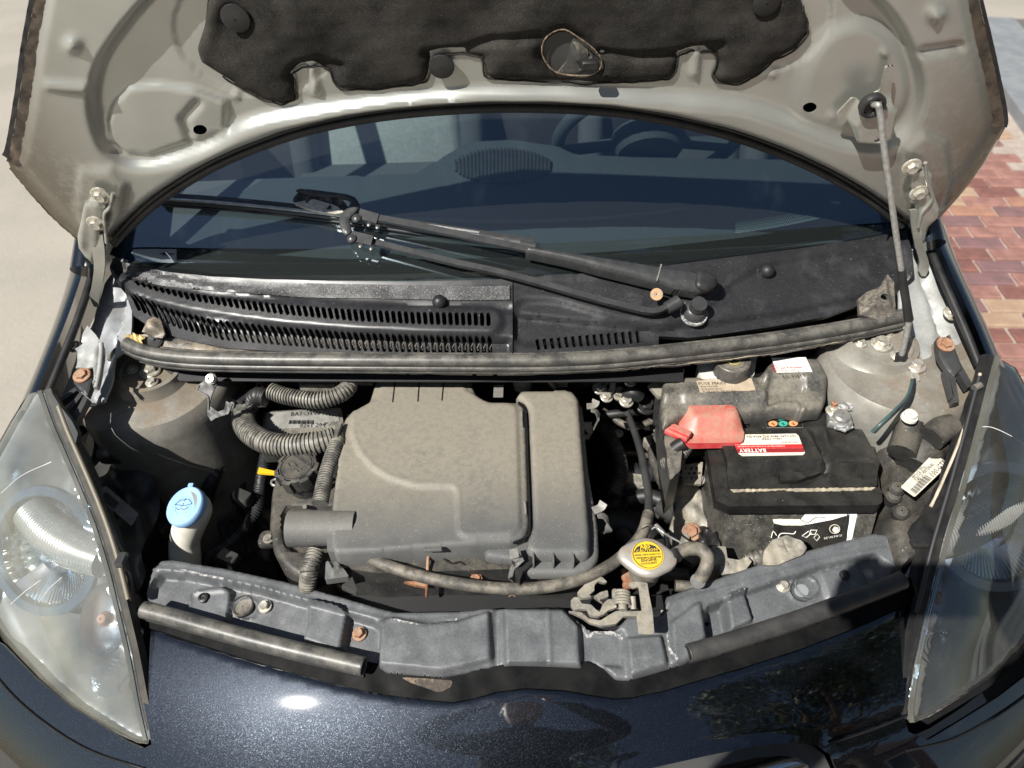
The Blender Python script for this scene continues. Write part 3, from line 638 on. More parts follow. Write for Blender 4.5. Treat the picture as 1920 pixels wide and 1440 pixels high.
# ---------------------------------------------------------------- bonnet
hood_t = T('bonnet', 'raised car bonnet showing its beige silver inner panel and black felt liner', 'bonnet', HOOD.p(960, 207))
arch = cr([(196, 470), (214, 462), (238, 436), (280, 396), (330, 360), (400, 318), (480, 283), (560, 255), (650, 234), (750, 219), (860, 210), (960, 207), (1080, 210), (1180, 219), (1280, 237), (1380, 263), (1460, 292), (1540, 328), (1600, 362), (1650, 396), (1690, 428), (1712, 436)], 3)
right = [(1735, 425), (1765, 392), (1800, 352), (1842, 296), (1878, 234), (1880, 214), (1866, 140), (1848, 60), (1834, 0), (1810, -120), (1775, -300), (1720, -420)]
left = [(190, -420), (130, -300), (88, -120), (66, 0), (50, 90), (38, 180), (22, 272), (14, 292), (22, 312), (58, 356), (100, 402), (140, 438), (165, 456)]
hout = arch+right+left
archc = [(a[0], a[1]) for a in arch]
pad = [(398, -330), (396, -60), (384, 48), (370, 92), (378, 118), (418, 142), (458, 168), (500, 188), (530, 195), (556, 184), (554, 160), (548, 138), (566, 124), (600, 122), (621, 134), (626, 152), (640, 166), (700, 167), (760, 160), (798, 152), (806, 138), (810, 110), (836, 100), (870, 100), (904, 106), (910, 140), (926, 148), (985, 149), (1040, 152), (1100, 156), (1200, 152), (1256, 146), (1268, 132), (1272, 104), (1300, 94), (1340, 98), (1346, 112), (1336, 140), (1346, 154), (1385, 157), (1420, 140), (1452, 112), (1492, 92), (1516, 62), (1514, 40), (1500, -6), (1484, -60), (1470, -330)]
lobeL = cr([(420, -200), (330, -60), (270, 0), (222, 60), (190, 115), (178, 178), (190, 240), (214, 280), (262, 300), (330, 290), (400, 262), (470, 225), (560, 205), (700, 186)], 4)
lobeR = cr([(1500, -200), (1560, -60), (1628, -20), (1682, 40), (1715, 120), (1720, 180), (1700, 230), (1660, 262), (1600, 262), (1540, 245), (1450, 210), (1380, 190), (1240, 178)], 4)
centre = lobeL+cr([(700, 186), (860, 172), (960, 169), (1100, 170), (1240, 178)], 3)+lobeR[::-1]
def r_h(P):
    da = dline(P, archc); h = 0.0*da
    h = h+.016*ss(-sd(P, centre), -14, 12)                       # frame stands proud of the sunk centre
    h = h-.030*(1-ss(da, 4, 34))                                 # rolled lip toward the rear edge
    h = h+plat(P, [(203, 225), (216, 188), (246, 160), (300, 156), (366, 164), (425, 186), (424, 242), (332, 270), (282, 288), (240, 284), (206, 256)], .006, 5)
    h = h-.006*np.exp(-(dline(P, [(372, 190), (345, 220), (358, 254)])/7)**2)
    h = h+plat(P, cr([(1500, 150), (1540, 70), (1610, 40), (1670, 70), (1700, 140), (1690, 200), (1640, 245), (1560, 240), (1500, 215)], 4, True), .007, 16)
    h = h+plat(P, [(158, 300), (215, 300), (243, 330), (236, 380), (200, 440), (165, 430), (150, 380)], .006, 8)
    h = h+plat(P, [(1688, 260), (1725, 232), (1765, 250), (1775, 330), (1762, 400), (1720, 420), (1690, 350)], .006, 8)
    for cx, cy, a in ((145, 68, 14), (1745, 12, 15)): h = h+.008*np.exp(-((P[:, 0]-cx)**2+(P[:, 1]-cy)**2)/a**2)
    h = h+ridge(P, [(100, 144), (168, 150)], .006, 9)-ridge(P, [(1722, 84), (1790, 74)], .006, 8)
    for cx, cy in ((443, 178), (1448, 138), (1655, 92), (1558, 212)): h = h+.003*np.exp(-((P[:, 0]-cx)**2+(P[:, 1]-cy)**2)/7**2)
    h = h-.0025*ss(sd(P, ell(478, 60, 155, 118, 30, .2)), -2, 2)-.0025*ss(sd(P, ell(1430, 20, 130, 112, 30)), -2, 2)
    for l in ([(585, 128), (592, 170)], [(1306, 96), (1302, 136)]): h = h+ridge(P, l, .006, 8)
    e = dline(P, right+[], False); e2 = dline(P, left, False)
    return h-.012*(1-ss(np.minimum(e, e2), 6, 46))+.0008*lump(P, 150, 5)
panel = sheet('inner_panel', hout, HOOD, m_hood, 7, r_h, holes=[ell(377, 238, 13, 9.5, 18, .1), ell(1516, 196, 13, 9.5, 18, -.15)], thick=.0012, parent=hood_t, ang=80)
sheet('outer_skin', hout, HOOD, m_paint, 30, lambda P: -.037-.002*ss(sd(P, hout), 0, 60), thick=.003, parent=hood_t)
# dark hems on both flanks, tan folded lower corners, seal along the rear arch
def band(name, line, surf, w0, w1, mat, lift, thick, parent, step=7, rel=None):
    L = np.array(line, float); t = np.gradient(L, axis=0); t /= np.linalg.norm(t, axis=1)[:, None]; n = np.stack([-t[:, 1], t[:, 0]], 1)
    return sheet(name, [tuple(p) for p in L+n*w0]+[tuple(p) for p in (L+n*w1)[::-1]], surf, mat, step, rel, thick=thick, parent=parent, lift=lift)
lside = cr(left[1:8], 4); rside = cr(right[4:-1], 4)
m_hemd = m_hem
def rough_edge(P): return .0008*lump(P, 22, 8)+.0005*lump(P, 9, 3)
band('edge_hem', lside, HOOD, -30, -3, m_hemd, .009, .02, hood_t, rel=rough_edge)
band('edge_hem', lside, HOOD, -6, 10, m_rubberdark, .004, .03, hood_t, rel=rough_edge)
band('edge_hem', rside, HOOD, -3, -32, m_hemd, .009, .02, hood_t, rel=rough_edge)
band('edge_hem', rside, HOOD, 8, -6, m_rubberdark, .004, .03, hood_t, rel=rough_edge)
lc = cr(left[8:]+[(180, 466)], 4); rc = cr([(1720, 440)]+right[0:5], 4)
band('corner_fold', lc, HOOD, -9, 6, m_hem, .0, .02, hood_t, rel=lambda P: .001*lump(P, 18, 2))
band('corner_fold', rc, HOOD, -6, 9, m_tan, .0, .02, hood_t)
A2 = arch[3:-3]
tube('arch_seal', [HOOD.up(-.002).p(q[0], q[1]-5) for q in A2[::3]], .0062, m_rubberdark, hood_t, n=4, seg=8)
tube('arch_seal', [HOOD.up(.003).p(q[0], q[1]-17) for q in A2[::3]], .0030, m_rubberdark, hood_t, n=4, seg=8)
# felt liner
hole_s = cr([(1016, 100), (1020, 76), (1036, 60), (1058, 55), (1078, 66), (1104, 84), (1124, 104), (1128, 122), (1116, 138), (1090, 142), (1050, 138), (1030, 126)], 2, True)
def r_p(P):
    d = sd(P, pad); h = .010*(1-np.exp(-np.clip(d, 0, 99)/9))+.003*lump(P, 170, 11)*ss(d, 0, 40)+.0005*lump(P, 40, 12)
    for l in ([(800, 96), (860, 92), (920, 70), (1010, 60)], [(1130, 95), (1200, 100), (1270, 96), (1350, 80)], [(640, 120), (600, 110), (560, 118), (548, 140)]): h = h-ridge(P, l, .006, 9)
    for c in ((442, 33), (828, 124), (1437, 4)): h = h-.006*np.exp(-((P[:, 0]-c[0])**2+(P[:, 1]-c[1])**2)/26**2)
    h = h-.004*np.exp(-(dline(P, hole_s, True)/12)**2)
    return h
liner = sheet('felt_liner', [tuple(q) for q in rnd(pad, 7, 3)], HOOD, m_felt, 6, r_p, holes=[hole_s], thick=.012, parent=hood_t, lift=-.001, ang=90)
tube('frayed_edge', [HOOD.up(.008).p(*q) for q in hole_s[::2]], .0009, m_feltedge, liner, seg=5, n=2, closed=True)
pe = [q for q in pad[5:46]]
tube('frayed_edge', [HOOD.up(.002).p(q[0]+random.uniform(-2, 2), q[1]+1.5+random.uniform(-1.5, 1.5)) for q in dens(pe, 14, False)], .0013, m_felt, liner, seg=5, n=2)
V = []; Fc = []
for q in dens(pe, 3.2, False):
    p = HOOD.up(.004).p(q[0]+random.uniform(-2, 2), q[1]+random.uniform(-2, 2)); d = np.array([random.uniform(-1, 1), random.uniform(-.4, .1), random.uniform(-1, .6)])*.0045; s = np.array([.0002, 0, .0002]); b0 = len(V)
    V += [p-s, p+s, p+d]; Fc.append((b0, b0+1, b0+2))
o = mesh('felt_fibres', V, Fc, m_felt, liner, False); o['kind'] = 'stuff'
for c in ((442, 33, .0165), (828, 124, .0155), (1437, 4, .0155)):
    lathe('liner_clip', [(c[2]*.8, -.004), (c[2], .001), (c[2]*.97, .0025), (c[2]*.6, .0042), (.001, .0046)], HOOD.up(.008).p(c[0], c[1]), HOOD.n(c[0], c[1]), m_rubberdark, hood_t, 24, cap=False)
# plastic wedge in the liner opening
sheet('striker_cover', [(1046, 132), (1062, 112), (1074, 66), (1100, 88), (1118, 108), (1122, 128), (1096, 126), (1078, 134)], HOOD, m_fuse, 5, lambda P: plat(P, [(1074, 66), (1100, 88), (1118, 108), (1096, 108), (1078, 104)], .012, 4)+.0*P[:, 0], thick=.008, parent=hood_t, lift=.004)
box('striker_tab', HOOD.up(.022).p(1106, 120), (.020, .010, .010), m_rubberdark, hood_t, n=HOOD.n(1106, 120), bev=.002)
sheet('recess_shade_sheet', [(a, b) for a, b in hole_s], HOOD, m_hldark, 9, None, thick=.001, parent=hood_t, lift=.0022)  # dark sheet laid on the panel to stand for shade in the opening
# prop-rod bracket and socket
br = rnd([(1640, 152), (1650, 108), (1666, 106), (1661, 150), (1660, 172), (1668, 178), (1657, 230), (1640, 243), (1594, 240), (1588, 224), (1580, 208), (1560, 203), (1562, 194), (1588, 166), (1600, 168), (1604, 172), (1618, 172), (1628, 158)], 3, 2)
main = [(1604, 172), (1630, 165), (1660, 172), (1668, 178), (1657, 230), (1640, 243), (1594, 240), (1586, 206)]
sheet('prop_bracket', br, HOOD, m_hood2, 4, lambda P: .020+.016*ss(sd(P, main), -9, 5), holes=[ell(1629, 231, 7, 5, 12, -.15)], thick=.003, parent=hood_t, ang=60)
sockp = HOOD.up(.038).p(1635, 197)
lathe('rod_socket', [(.0155, -.004), (.0165, .002), (.0150, .006), (.0120, .007), (.0105, .003), (.004, .003)], sockp, HOOD.n(1635, 197), m_rubberdark, hood_t, 24)
for a in (1.9, 3.9, 5.2): box('socket_clip', sockp+frame(HOOD.n(1635, 197))[0]*.009*math.cos(a)+frame(HOOD.n(1635, 197))[1]*.009*math.sin(a)+HOOD.n(1635, 197)*.005, (.0045, .0045, .004), m_fuse, hood_t, n=HOOD.n(1635, 197), bev=.0006)

# bonnet prop rod
top = HOOD.up(.044).p(1638, 196); foot = P3(1684, 690, .842)
rod_t = T('prop_rod', 'grey bonnet prop rod with black sleeve standing on the right strut tower', 'prop rod', foot)
pts = dpath(HOOD.up(.052).p(1648, 203), foot, [(1648, 203), (1652, 222), (1655, 255), (1662, 310), (1668, 350), (1676, 410), (1683, 460), (1690, 506), (1698, 560), (1705, 600), (1698, 635), (1690, 668), (1684, 690)])
tube('rod', [top, (top+pts[0])/2+np.array([0, -.004, .003])]+pts[:8], .0040, m_zinc, rod_t, n=5)
tube('sleeve', pts[7:10], .0058, m_rubberdark, rod_t); tube('rod', pts[9:12], .0046, m_zinc, rod_t)
tube('foot_sleeve', [pts[11]+(pts[10]-pts[11])*.1, foot+np.array([0, 0, .006])], .0085, m_rubberdark, rod_t)
lathe('foot_grommet', [(.010, 0), (.0165, .001), (.0165, .004), (.010, .006)], foot, (0, -.1, 1), m_rubberdark, rod_t, 20, sy=.7)

# hinges
def hinge(cx, lab, outline, arm, bolts, mat):
    t = T('hinge', lab, 'hinge', HOOD.p(*outline[0]), parent=hood_t)
    sheet('plate', outline, HOOD, mat, 5, lambda P: rim(P, outline, .003, 7)+.001*lump(P, 40, 6), thick=.008, parent=t, lift=.032, ang=60)
    for b in bolts: bolt(HOOD.up(.032).p(*b), HOOD.n(*b), .0078, m_steelw, t, washer=1.7)
    n = len(arm[0]); V = []; 
    a, b = arm
    pa = [HOOD.up(.010).p(*a[0])]; pe_ = P3(a[-1][0], a[-1][1], .905)
    L1 = dpath(HOOD.up(.030).p(*a[0]), P3(*a[-1], .90), a); L2 = dpath(HOOD.up(.030).p(*b[0]), P3(*b[-1], .90), b)
    for p, q in zip(L1, L2):
        d = np.array([0, .004, 0]); V += [p, q, q+d, p+d]
    Fc = []
    for i in range(len(L1)-1):
        for k in range(4): Fc.append((i*4+k, i*4+(k+1) % 4, (i+1)*4+(k+1) % 4, (i+1)*4+k))
    e = (len(L1)-1)*4; Fc += [(3, 2, 1, 0), (e, e+1, e+2, e+3)]
    mesh('hinge_arm', V, Fc, mat, t, True, 40)
    return t
hl = hinge(0, 'left bonnet hinge bolted to the bonnet above the fallen leaf scrap', [(170, 358), (180, 349), (198, 350), (211, 360), (207, 385), (198, 400), (198, 430), (186, 470), (170, 455), (160, 440), (158, 415), (165, 385)],
           (cr([(162, 440), (172, 470), (176, 500), (172, 535), (168, 556), (176, 575)], 4), cr([(192, 440), (196, 470), (196, 505), (190, 540), (186, 560), (184, 576)], 4)), ((189, 366), (181, 418)), m_hood2)
hr = hinge(0, 'right bonnet hinge bolted to the bonnet beside the prop rod', [(1692, 298), (1704, 291), (1724, 295), (1734, 303), (1737, 340), (1747, 366), (1744, 382), (1728, 400), (1720, 430), (1705, 432), (1706, 395), (1704, 350), (1692, 325)],
           (cr([(1706, 395), (1710, 430), (1716, 460), (1724, 490), (1722, 505), (1728, 518)], 4), cr([(1737, 390), (1728, 425), (1730, 455), (1740, 485), (1742, 502), (1736, 518)], 4)), ((1709, 313), (1723, 361)), m_hood2)
tube('hinge_lip', [HOOD.up(.034).p(*q) for q in ((1735, 305), (1738, 340), (1748, 368), (1740, 385), (1728, 400), (1722, 425))], .0025, m_hood2, hr)
tube('hinge_lip', [HOOD.up(.034).p(*q) for q in ((212, 362), (206, 388), (196, 402), (198, 432), (200, 455))], .0025, m_hood2, hl)

# ---------------------------------------------------------------- cowl
cowl = T('scuttle_panel', 'black plastic scuttle panel with two long rows of vent slots below the windscreen', 'scuttle panel', COWL.p(600, 600))
top_l = [(212, 484), (250, 499), (320, 511), (400, 519), (500, 524), (620, 527), (760, 528), (880, 526), (961, 523)]
top_r = [(963, 523), (1060, 516), (1160, 508), (1260, 497), (1380, 481), (1500, 466), (1600, 451), (1700, 432)]
s1c = [(260.5, 533), (295.6, 543), (361, 558), (445, 571), (530, 582), (656, 592.5), (783, 598.5), (916, 601)]; s1h = [9, 11, 15, 17, 18, 20, 21, 22]
s2c = [(246, 562), (319, 592), (403, 614), (530, 626), (656, 635.5), (783, 641), (918, 643)]; s2h = [26, 30, 31, 29, 28, 27, 27]
def slots(c, hts, n, w, lean):
    c = np.array(c); L = np.concatenate([[0], np.cumsum(np.linalg.norm(np.diff(c, axis=0), axis=1))]); out = []
    for i in range(n):
        s = L[-1]*i/(n-1); x = np.interp(s, L, c[:, 0]); y = np.interp(s, L, c[:, 1]); h = np.interp(s, L, hts)/2; ln = lean(i/(n-1))
        ww = w/2; o = []
        for a in (-1, 1):
            for k in range(4):
                th = math.pi*(k/3) if a == 1 else math.pi+math.pi*(k/3)
                o.append((x+ww*math.cos(th)+a*ln*h, y+a*(h-ww)+ww*math.sin(th)))
        out.append(o)
    return out
H1 = slots(s1c, [q*1.18 for q in s1h], 57, 8.0, lambda t: .30*(1-t)+.02); H2 = slots(s2c, [q*1.10 for q in s2h], 58, 8.2, lambda t: .30*(1-t)+.03)
low_l = [(961, 668), (900, 667), (780, 666), (650, 661), (520, 652), (420, 646), (330, 628), (280, 612), (240, 585), (226, 545), (206, 520), (204, 498)]
def r_c(P):
    h = .0*P[:, 0]
    h = h+.006*ss(dline(P, s1c), 30, 22)*(P[:, 1] < 640) - .012*ss(sd(P, [(200, 500)]+[(a, b-14) for a, b in s2c]+[(965, 630), (965, 700), (150, 700)]), 0, 10)
    h = h+.003*np.exp(-(dline(P, top_l)/5)**2)
    h = h-.004*np.exp(-(dline(P, [(225, 505), (300, 535), (400, 553), (520, 562), (700, 571), (830, 575), (955, 577)])/6)**2)
    return h
lp = sheet('left_panel', top_l+low_l, COWL, m_cowl, 6, r_c, holes=H1+H2, thick=.010, parent=cowl, lift=-.002, ang=50)
def r_c2(P):
    A = rnd([(962, 560), (1040, 560), (1140, 590), (1240, 610), (1300, 596), (1345, 560), (1390, 515), (1450, 490), (1560, 475), (1700, 455), (1720, 640), (962, 640)], 30)
    B = [(962, 585), (1240, 612), (1350, 598), (1480, 580), (1620, 552), (1720, 520), (1740, 720), (962, 720)]
    return -.006*ss(sd(P, A), -6, 6)-.008*ss(sd(P, B), -4, 4)+.003*np.exp(-(dline(P, top_r)/5)**2)
H3 = []
for i in range(15):
    x = 1008+i*13.6; y = 640-i*1.15; H3.append([(x-4, y-13+2), (x+2.5, y-13), (x+6, y+10), (x, y+12)])
rp_ = sheet('right_panel', top_r+[(1712, 470), (1716, 510), (1690, 545), (1665, 548), (1630, 560), (1560, 585), (1450, 605), (1360, 618), (1300, 625), (1240, 622), (1238, 652), (1100, 668), (963, 668)], COWL, m_cowl, 6, r_c2, holes=H3, thick=.010, parent=cowl, lift=-.002, ang=50)
band('dusty_band', cr([(235, 508), (300, 524), (420, 537), (560, 545), (760, 549), (880, 551), (956, 550)], 4), COWL, -14, 12, m_cowlstrip, .0008, .0014, cowl, rel=lambda P: r_c(P)*1.0)
# ledge in front, with rubber tail and cone-shaped ear
LEDGE = COWL.up(-.022)
m_ledge = M('dusty_scuttle_ledge', (.05, .048, .045), (.10, .095, .085), .5, sc=25, bump=.0002, dust=(.42, .34, .24), damt=.6, dsc=14, dthr=(.45, .65))
sheet('ledge', [(232, 640), (262, 628), (300, 622), (330, 634), (420, 652), (520, 662), (700, 672), (960, 676), (1100, 672), (1240, 652), (1360, 636), (1480, 622), (1600, 604), (1640, 580), (1700, 592), (1694, 612), (1600, 638), (1450, 664), (1300, 682), (1150, 695), (960, 702), (700, 698), (450, 694), (340, 684), (250, 664)], LEDGE, m_ledge, 8,
      lambda P: ridge(P, [(300, 640), (420, 664), (600, 676)], .004, 5)+ridge(P, [(1240, 640), (1400, 630), (1540, 612), (1610, 596)], .006, 7)+.002*lump(P, 60, 3), thick=.006, parent=cowl)
sheet('ear', [(266, 622), (276, 600), (290, 594), (302, 602), (309, 626), (304, 634), (284, 632)], LEDGE.up(.02), m_ledge, 4, lambda P: .012*ss(sd(P, [(266, 622), (276, 600), (290, 594), (302, 602), (309, 626), (284, 634)]), 0, 14), thick=.004, parent=cowl)
sheet('ear', [(1612, 590), (1610, 560), (1624, 548), (1648, 540), (1664, 515), (1676, 528), (1680, 590), (1650, 600)], LEDGE.up(.022), m_ledge, 5, lambda P: .010*ss(sd(P, [(1612, 590), (1624, 548), (1664, 515), (1680, 590)]), 0, 16), thick=.006, parent=cowl, holes=[ell(1652, 562, 8, 6, 10)])
for c in ((292, 638), (1634, 592)):
    lathe('ledge_plug', [(.013, -.003), (.014, .002), (.011, .004), (.002, .003)], LEDGE.up(.004).p(*c), LEDGE.n(*c), m_rubberdark if c[0] < 900 else m_plastic2, cowl, 20, cap=False)
for c in ((824, 567), (1438, 509)):
    lathe('fixing_knob', [(.0105, -.002), (.0108, .003), (.0096, .007), (.0062, .0105), (.0025, .0120), (.0004, .0122)], COWL.up(.0005 if c[0] < 900 else -.004).p(*c), COWL.n(*c), m_rubberdark, cowl, 24, cap=False)
# under-grille trough with foam ribs seen through the slots
sheet('trough', [(200, 520), (960, 560), (1300, 600), (1300, 690), (960, 690), (300, 690), (200, 620)], COWL, m_black, 30, None, thick=.004, parent=cowl, lift=-.055)
V = []; Fc = []
for i in range(150):
    t = i/149; x = 300+(920-300)*t; y = 642+22*math.sin(t*1.5)*1.0-6; p = COWL.up(-.040).p(x, y); q = COWL.up(-.033).p(x+9, y-16); b0 = len(V); w = np.array([.0011, 0, 0])
    V += [p-w, p+w, q+w, q-w]; Fc.append((b0, b0+1, b0+2, b0+3))
for i in range(46):
    t = i/45; x = 1010+(1205-1010)*t; y = 648-12*t; p = COWL.up(-.040).p(x, y); q = COWL.up(-.033).p(x+9, y-16); b0 = len(V); w = np.array([.0011, 0, 0])
    V += [p-w, p+w, q+w, q-w]; Fc.append((b0, b0+1, b0+2, b0+3))
mesh('trough_ribs', V, Fc, m_ledge, cowl, False)['kind'] = 'stuff'
# long rubber seal along the front lip
seal_t = T('rubber_seal', 'long dusty rubber seal along the front lip of the scuttle panel', 'seal', LEDGE.p(960, 690))
sb = [(236, 650), (262, 662), (300, 671), (345, 676), (400, 679), (520, 681), (700, 682), (960, 683), (1060, 681), (1150, 676), (1300, 661), (1450, 643), (1600, 619), (1690, 600)]
SE = COWL.up(-.012)
tube('seal_bead', [SE.p(a, b-6) for a, b in sb], .0105, m_rubber, seal_t, n=8, seg=12)
tube('seal_lip', [SE.up(-.006).p(a+2, b+8) for a, b in sb], .0058, m_rubber, seal_t, n=8, seg=8)
tube('seal_lip', [SE.up(-.010).p(a+2, b+15) for a, b in sb[1:]], .0030, m_rubber, seal_t, n=8, seg=8)
tube('seal_lip', [SE.up(.0).p(a+2, b-17) for a, b in sb[2:]], .0040, m_rubber, seal_t, n=8, seg=8)
tube('drain_stub', [P3(203, 683, .835), P3(222, 660, .86)], .0085, m_hose, seal_t)
lf = T('leaf_scrap', 'pale gold dry leaf scrap lying at the left end of the scuttle panel', 'leaf', LEDGE.up(.012).p(254, 636))
sheet('leaf_blade', [(234, 640), (238, 630), (250, 625), (262, 627), (271, 632), (268, 643), (250, 646)], LEDGE.up(.012), m_cork, 3, lambda P: .0045*lump(P, 12, 4), thick=.002, parent=lf)

# ---------------------------------------------------------------- wiper
WG = GLASS
wip = T('windscreen_wiper', 'single black windscreen wiper with linked arms lying across the glass', 'wiper', COWL.up(.01).p(1300, 580))
bl = [(305, 379), (400, 385), (500, 394), (600, 405), (700, 419), (800, 434), (900, 449), (1000, 464)]
def bar(name, line, surf, w, mat, lift, thick, rel=None, step=6):
    return band(name, cr(line, 4), surf, -w/2, w/2, mat, lift, thick, wip, step, rel)
bar('blade_spine', bl, GLASS, 17, m_satin, .016, .008, lambda P: .003*np.exp(-(dline(P, bl)/4)**2))
bar('blade_strip', [(a, b+6) for a, b in bl[:-1]], GLASS, 3.2, m_alu, .0235, .005)
bar('blade_strip', [(a, b-2) for a, b in bl[4:-1]], GLASS, 3.2, m_alu, .0192, .003)
tube('blade_rubber', [GLASS.up(.005).p(a, b+6) for a, b in bl], .0025, m_rubberdark, wip, n=5, seg=6)
tube('blade_end_cap', [GLASS.up(.017).p(975, 459), GLASS.up(.017).p(1004, 464)], .0078, m_satin, wip)
bar('primary_arm', [(700, 424), (800, 444), (900, 466), (1000, 487)], COWL, 11, m_satin, .030, .006)
def r_arm(P): return rim(P, armo, .008, 16)
armo = [(986, 480), (1100, 497), (1228, 518), (1290, 528), (1322, 538), (1328, 550), (1318, 562), (1300, 566), (1250, 558), (1226, 550), (1120, 524), (1060, 508), (985, 492)]
sheet('arm_casing', armo, COWL.up(.0), m_satin, 3, r_arm, thick=.018, parent=wip, lift=.036, ang=50)
band('casing_edge', [(1230, 518), (1222, 548)], COWL, -1, 1.2, m_zinc, .0368, .003, wip, 4)
sheet('arm_cap', rnd([(1294, 528), (1320, 532), (1332, 545), (1328, 560), (1312, 566), (1290, 560)], 9), COWL, m_rubberdark, 4, lambda P: rim(P, rnd([(1294, 528), (1320, 532), (1332, 545), (1328, 560), (1312, 566), (1290, 560)], 9), .004, 8), thick=.012, parent=wip, lift=.040)
lathe('rusty_pivot', [(.009, -.003), (.009, .0015), (.004, .002), (.001, .001)], COWL.up(.032).p(1231, 552), COWL.n(1231, 552)+np.array([0, -.5, 0]), M('rusty_pivot_tan', (.50, .30, .14), (.32, .26, .2), .7, sc=200), wip, 18, cap=False)
lathe('spindle_boss', [(.019, -.01), (.019, .004), (.015, .012), (.0115, .014), (.0115, .030)], COWL.up(-.004).p(1301, 586), COWL.n(1301, 586), m_satin, wip, 26)
lathe('spindle_ring', [(.0200, -.004), (.0212, .001), (.0200, .003), (.0180, .002)], COWL.up(-.003).p(1301, 588), COWL.n(1301, 588), m_chalk, wip, 26)
bar('secondary_arm', [(694, 463), (760, 480), (860, 505), (930, 520), (1010, 541), (1100, 567), (1170, 585), (1215, 594), (1240, 588), (1262, 570)], COWL, 10, m_satin, .022, .008)
tube('arm_socket', [COWL.up(.022).p(1250, 578), COWL.up(.028).p(1274, 564)], .0095, m_satin, wip)
link1 = rnd([(566, 378), (575, 374), (600, 376), (660, 384), (676, 390), (684, 402), (681, 412), (664, 430), (668, 445), (668, 455), (660, 460), (650, 452), (646, 432), (652, 418), (664, 408), (668, 400), (662, 394), (640, 390), (600, 388)], 4, 2)
sheet('linkage', link1, GLASS, m_satin, 4, lambda P: rim(P, link1, .0018, 4), thick=.004, parent=wip, lift=.034)
sheet('adapter', rnd([(560, 396), (566, 382), (578, 376), (606, 378), (652, 392), (660, 402), (654, 414), (618, 410), (580, 402)], 5), GLASS, m_satin, 4, lambda P: .004*lump(P, 30, 7), thick=.016, parent=wip, lift=.028)
sheet('adapter_skirt', rnd([(562, 399), (600, 392), (640, 404), (656, 416), (640, 420), (590, 410)], 4), GLASS, m_steelw, 4, None, thick=.008, parent=wip, lift=.030)
for q in ((669, 410), (660, 448)): lathe('rivet', [(.0075, 0), (.0068, .003), (.004, .005), (.0005, .0055)], GLASS.up(.035).p(*q), GLASS.n(*q), m_satin, wip, 18, cap=False)
for ln in ([(682, 418), (716, 428)], [(664, 458), (706, 468)]):
    band('link_plate', dens_line(ln, 4), GLASS, -9, 9, m_satin, .030, .007, wip, 5)
    for t in (.3, .78):
        q = (ln[0][0]+(ln[1][0]-ln[0][0])*t, ln[0][1]+(ln[1][1]-ln[0][1])*t); lathe('rivet', [(.0042, 0), (.0038, .0016), (.0005, .0026)], GLASS.up(.0305).p(*q), GLASS.n(*q), m_satin, wip, 12, cap=False)
# ---------------------------------------------------------------- air box
AB = Z(lambda x, y: .800+.05*(y-.72))
ab = T('air_box', 'large dust covered air filter box with contoured lid in the middle of the bay', 'air filter box', AB.up(-.12).p(850, 880))
lid = rnd([(712, 697), (703, 716), (692, 752), (658, 768), (646, 783), (639, 802), (630, 880), (621, 955), (620, 1024), (628, 1037), (700, 1034), (850, 1022), (960, 1016), (984, 1006), (993, 985), (990, 900), (985, 765), (972, 751), (915, 750), (896, 741), (886, 722), (880, 697)], 9)
hi = rnd([(658, 778), (659, 812), (672, 848), (700, 880), (735, 900), (780, 912), (850, 914), (858, 924), (860, 1000), (872, 1009), (960, 1006), (977, 992), (974, 900), (970, 765), (955, 757), (915, 757), (870, 730), (870, 690), (730, 690), (705, 750), (670, 770)], 9)
groove = [[(744, 692), (737, 758)], [(789, 692), (784, 757)], [(835, 692), (829, 755)]]
def r_lid(P):
    h = rim(P, lid, .006, 8)+.0045*ss(sd(P, hi), -3, 3)+ridge(P, hi[6:44], .0016, 4)
    return h
sheet('lid', lid, AB, m_filter, 5, r_lid, thick=.030, parent=ab, ang=70)
rb = rnd([(966, 745), (976, 729), (1070, 728), (1086, 744), (1096, 870), (1107, 1000), (1106, 1035), (1095, 1042), (1000, 1040), (985, 1030), (990, 1008), (999, 985), (996, 900), (990, 765), (975, 750)], 8)
sheet('side_cover', rb, AB, m_filter, 5, lambda P: rim(P, rb, .009, 12), thick=.040, parent=ab, lift=.002, ang=70)
fl2 = rnd([(960, 748), (1092, 740), (1104, 870), (1122, 970), (1125, 1030), (1108, 1054), (1080, 1062), (972, 1062), (966, 1036), (905, 1030)], 12)
sheet('flange', fl2, AB, m_filter, 6, lambda P: rim(P, fl2, .004, 7), thick=.010, parent=ab, lift=-.016, ang=60)
body = rnd([(700, 760), (1095, 745), (1112, 960), (1112, 1040), (1085, 1052), (985, 1052), (960, 1040), (700, 1048), (645, 1040), (640, 980)], 10)
sheet('lower_box', body, AB, m_plastic, 8, None, thick=.12, parent=ab, lift=-.034, ang=60)
for x in (1000, 1037, 1074):                      # stiffening ribs under the side cover
    p = AB.up(-.010).p(x, 1048); box('rib', p, (.0022, .020, .020), m_filter, ab, bev=.0005)
box('lid_tab', AB.up(.002).p(812, 1030), (.024, .006, .006), m_filter, ab)
box('lid_tab', AB.up(-.005).p(630, 885), (.006, .022, .006), m_rubberdark, ab)
for pts_, z in ((((978, 770), (979, 800)), 0), (((984, 940), (986, 965)), 0)):
    tube('hinge_wire', [AB.up(.002).p(*q) for q in pts_], .0016, m_zinc, ab, seg=6)
for g_ in groove: band('lid_slit', dens_line(g_, 6), AB, -1.1, 1.1, m_black, .0052, .0008, ab, 4)
band('lid_gap', cr([(972, 753), (985, 770), (989, 860), (993, 985), (984, 1006), (962, 1017)], 5), AB, -1.6, 1.6, m_black, -.0005, .003, ab, 4)
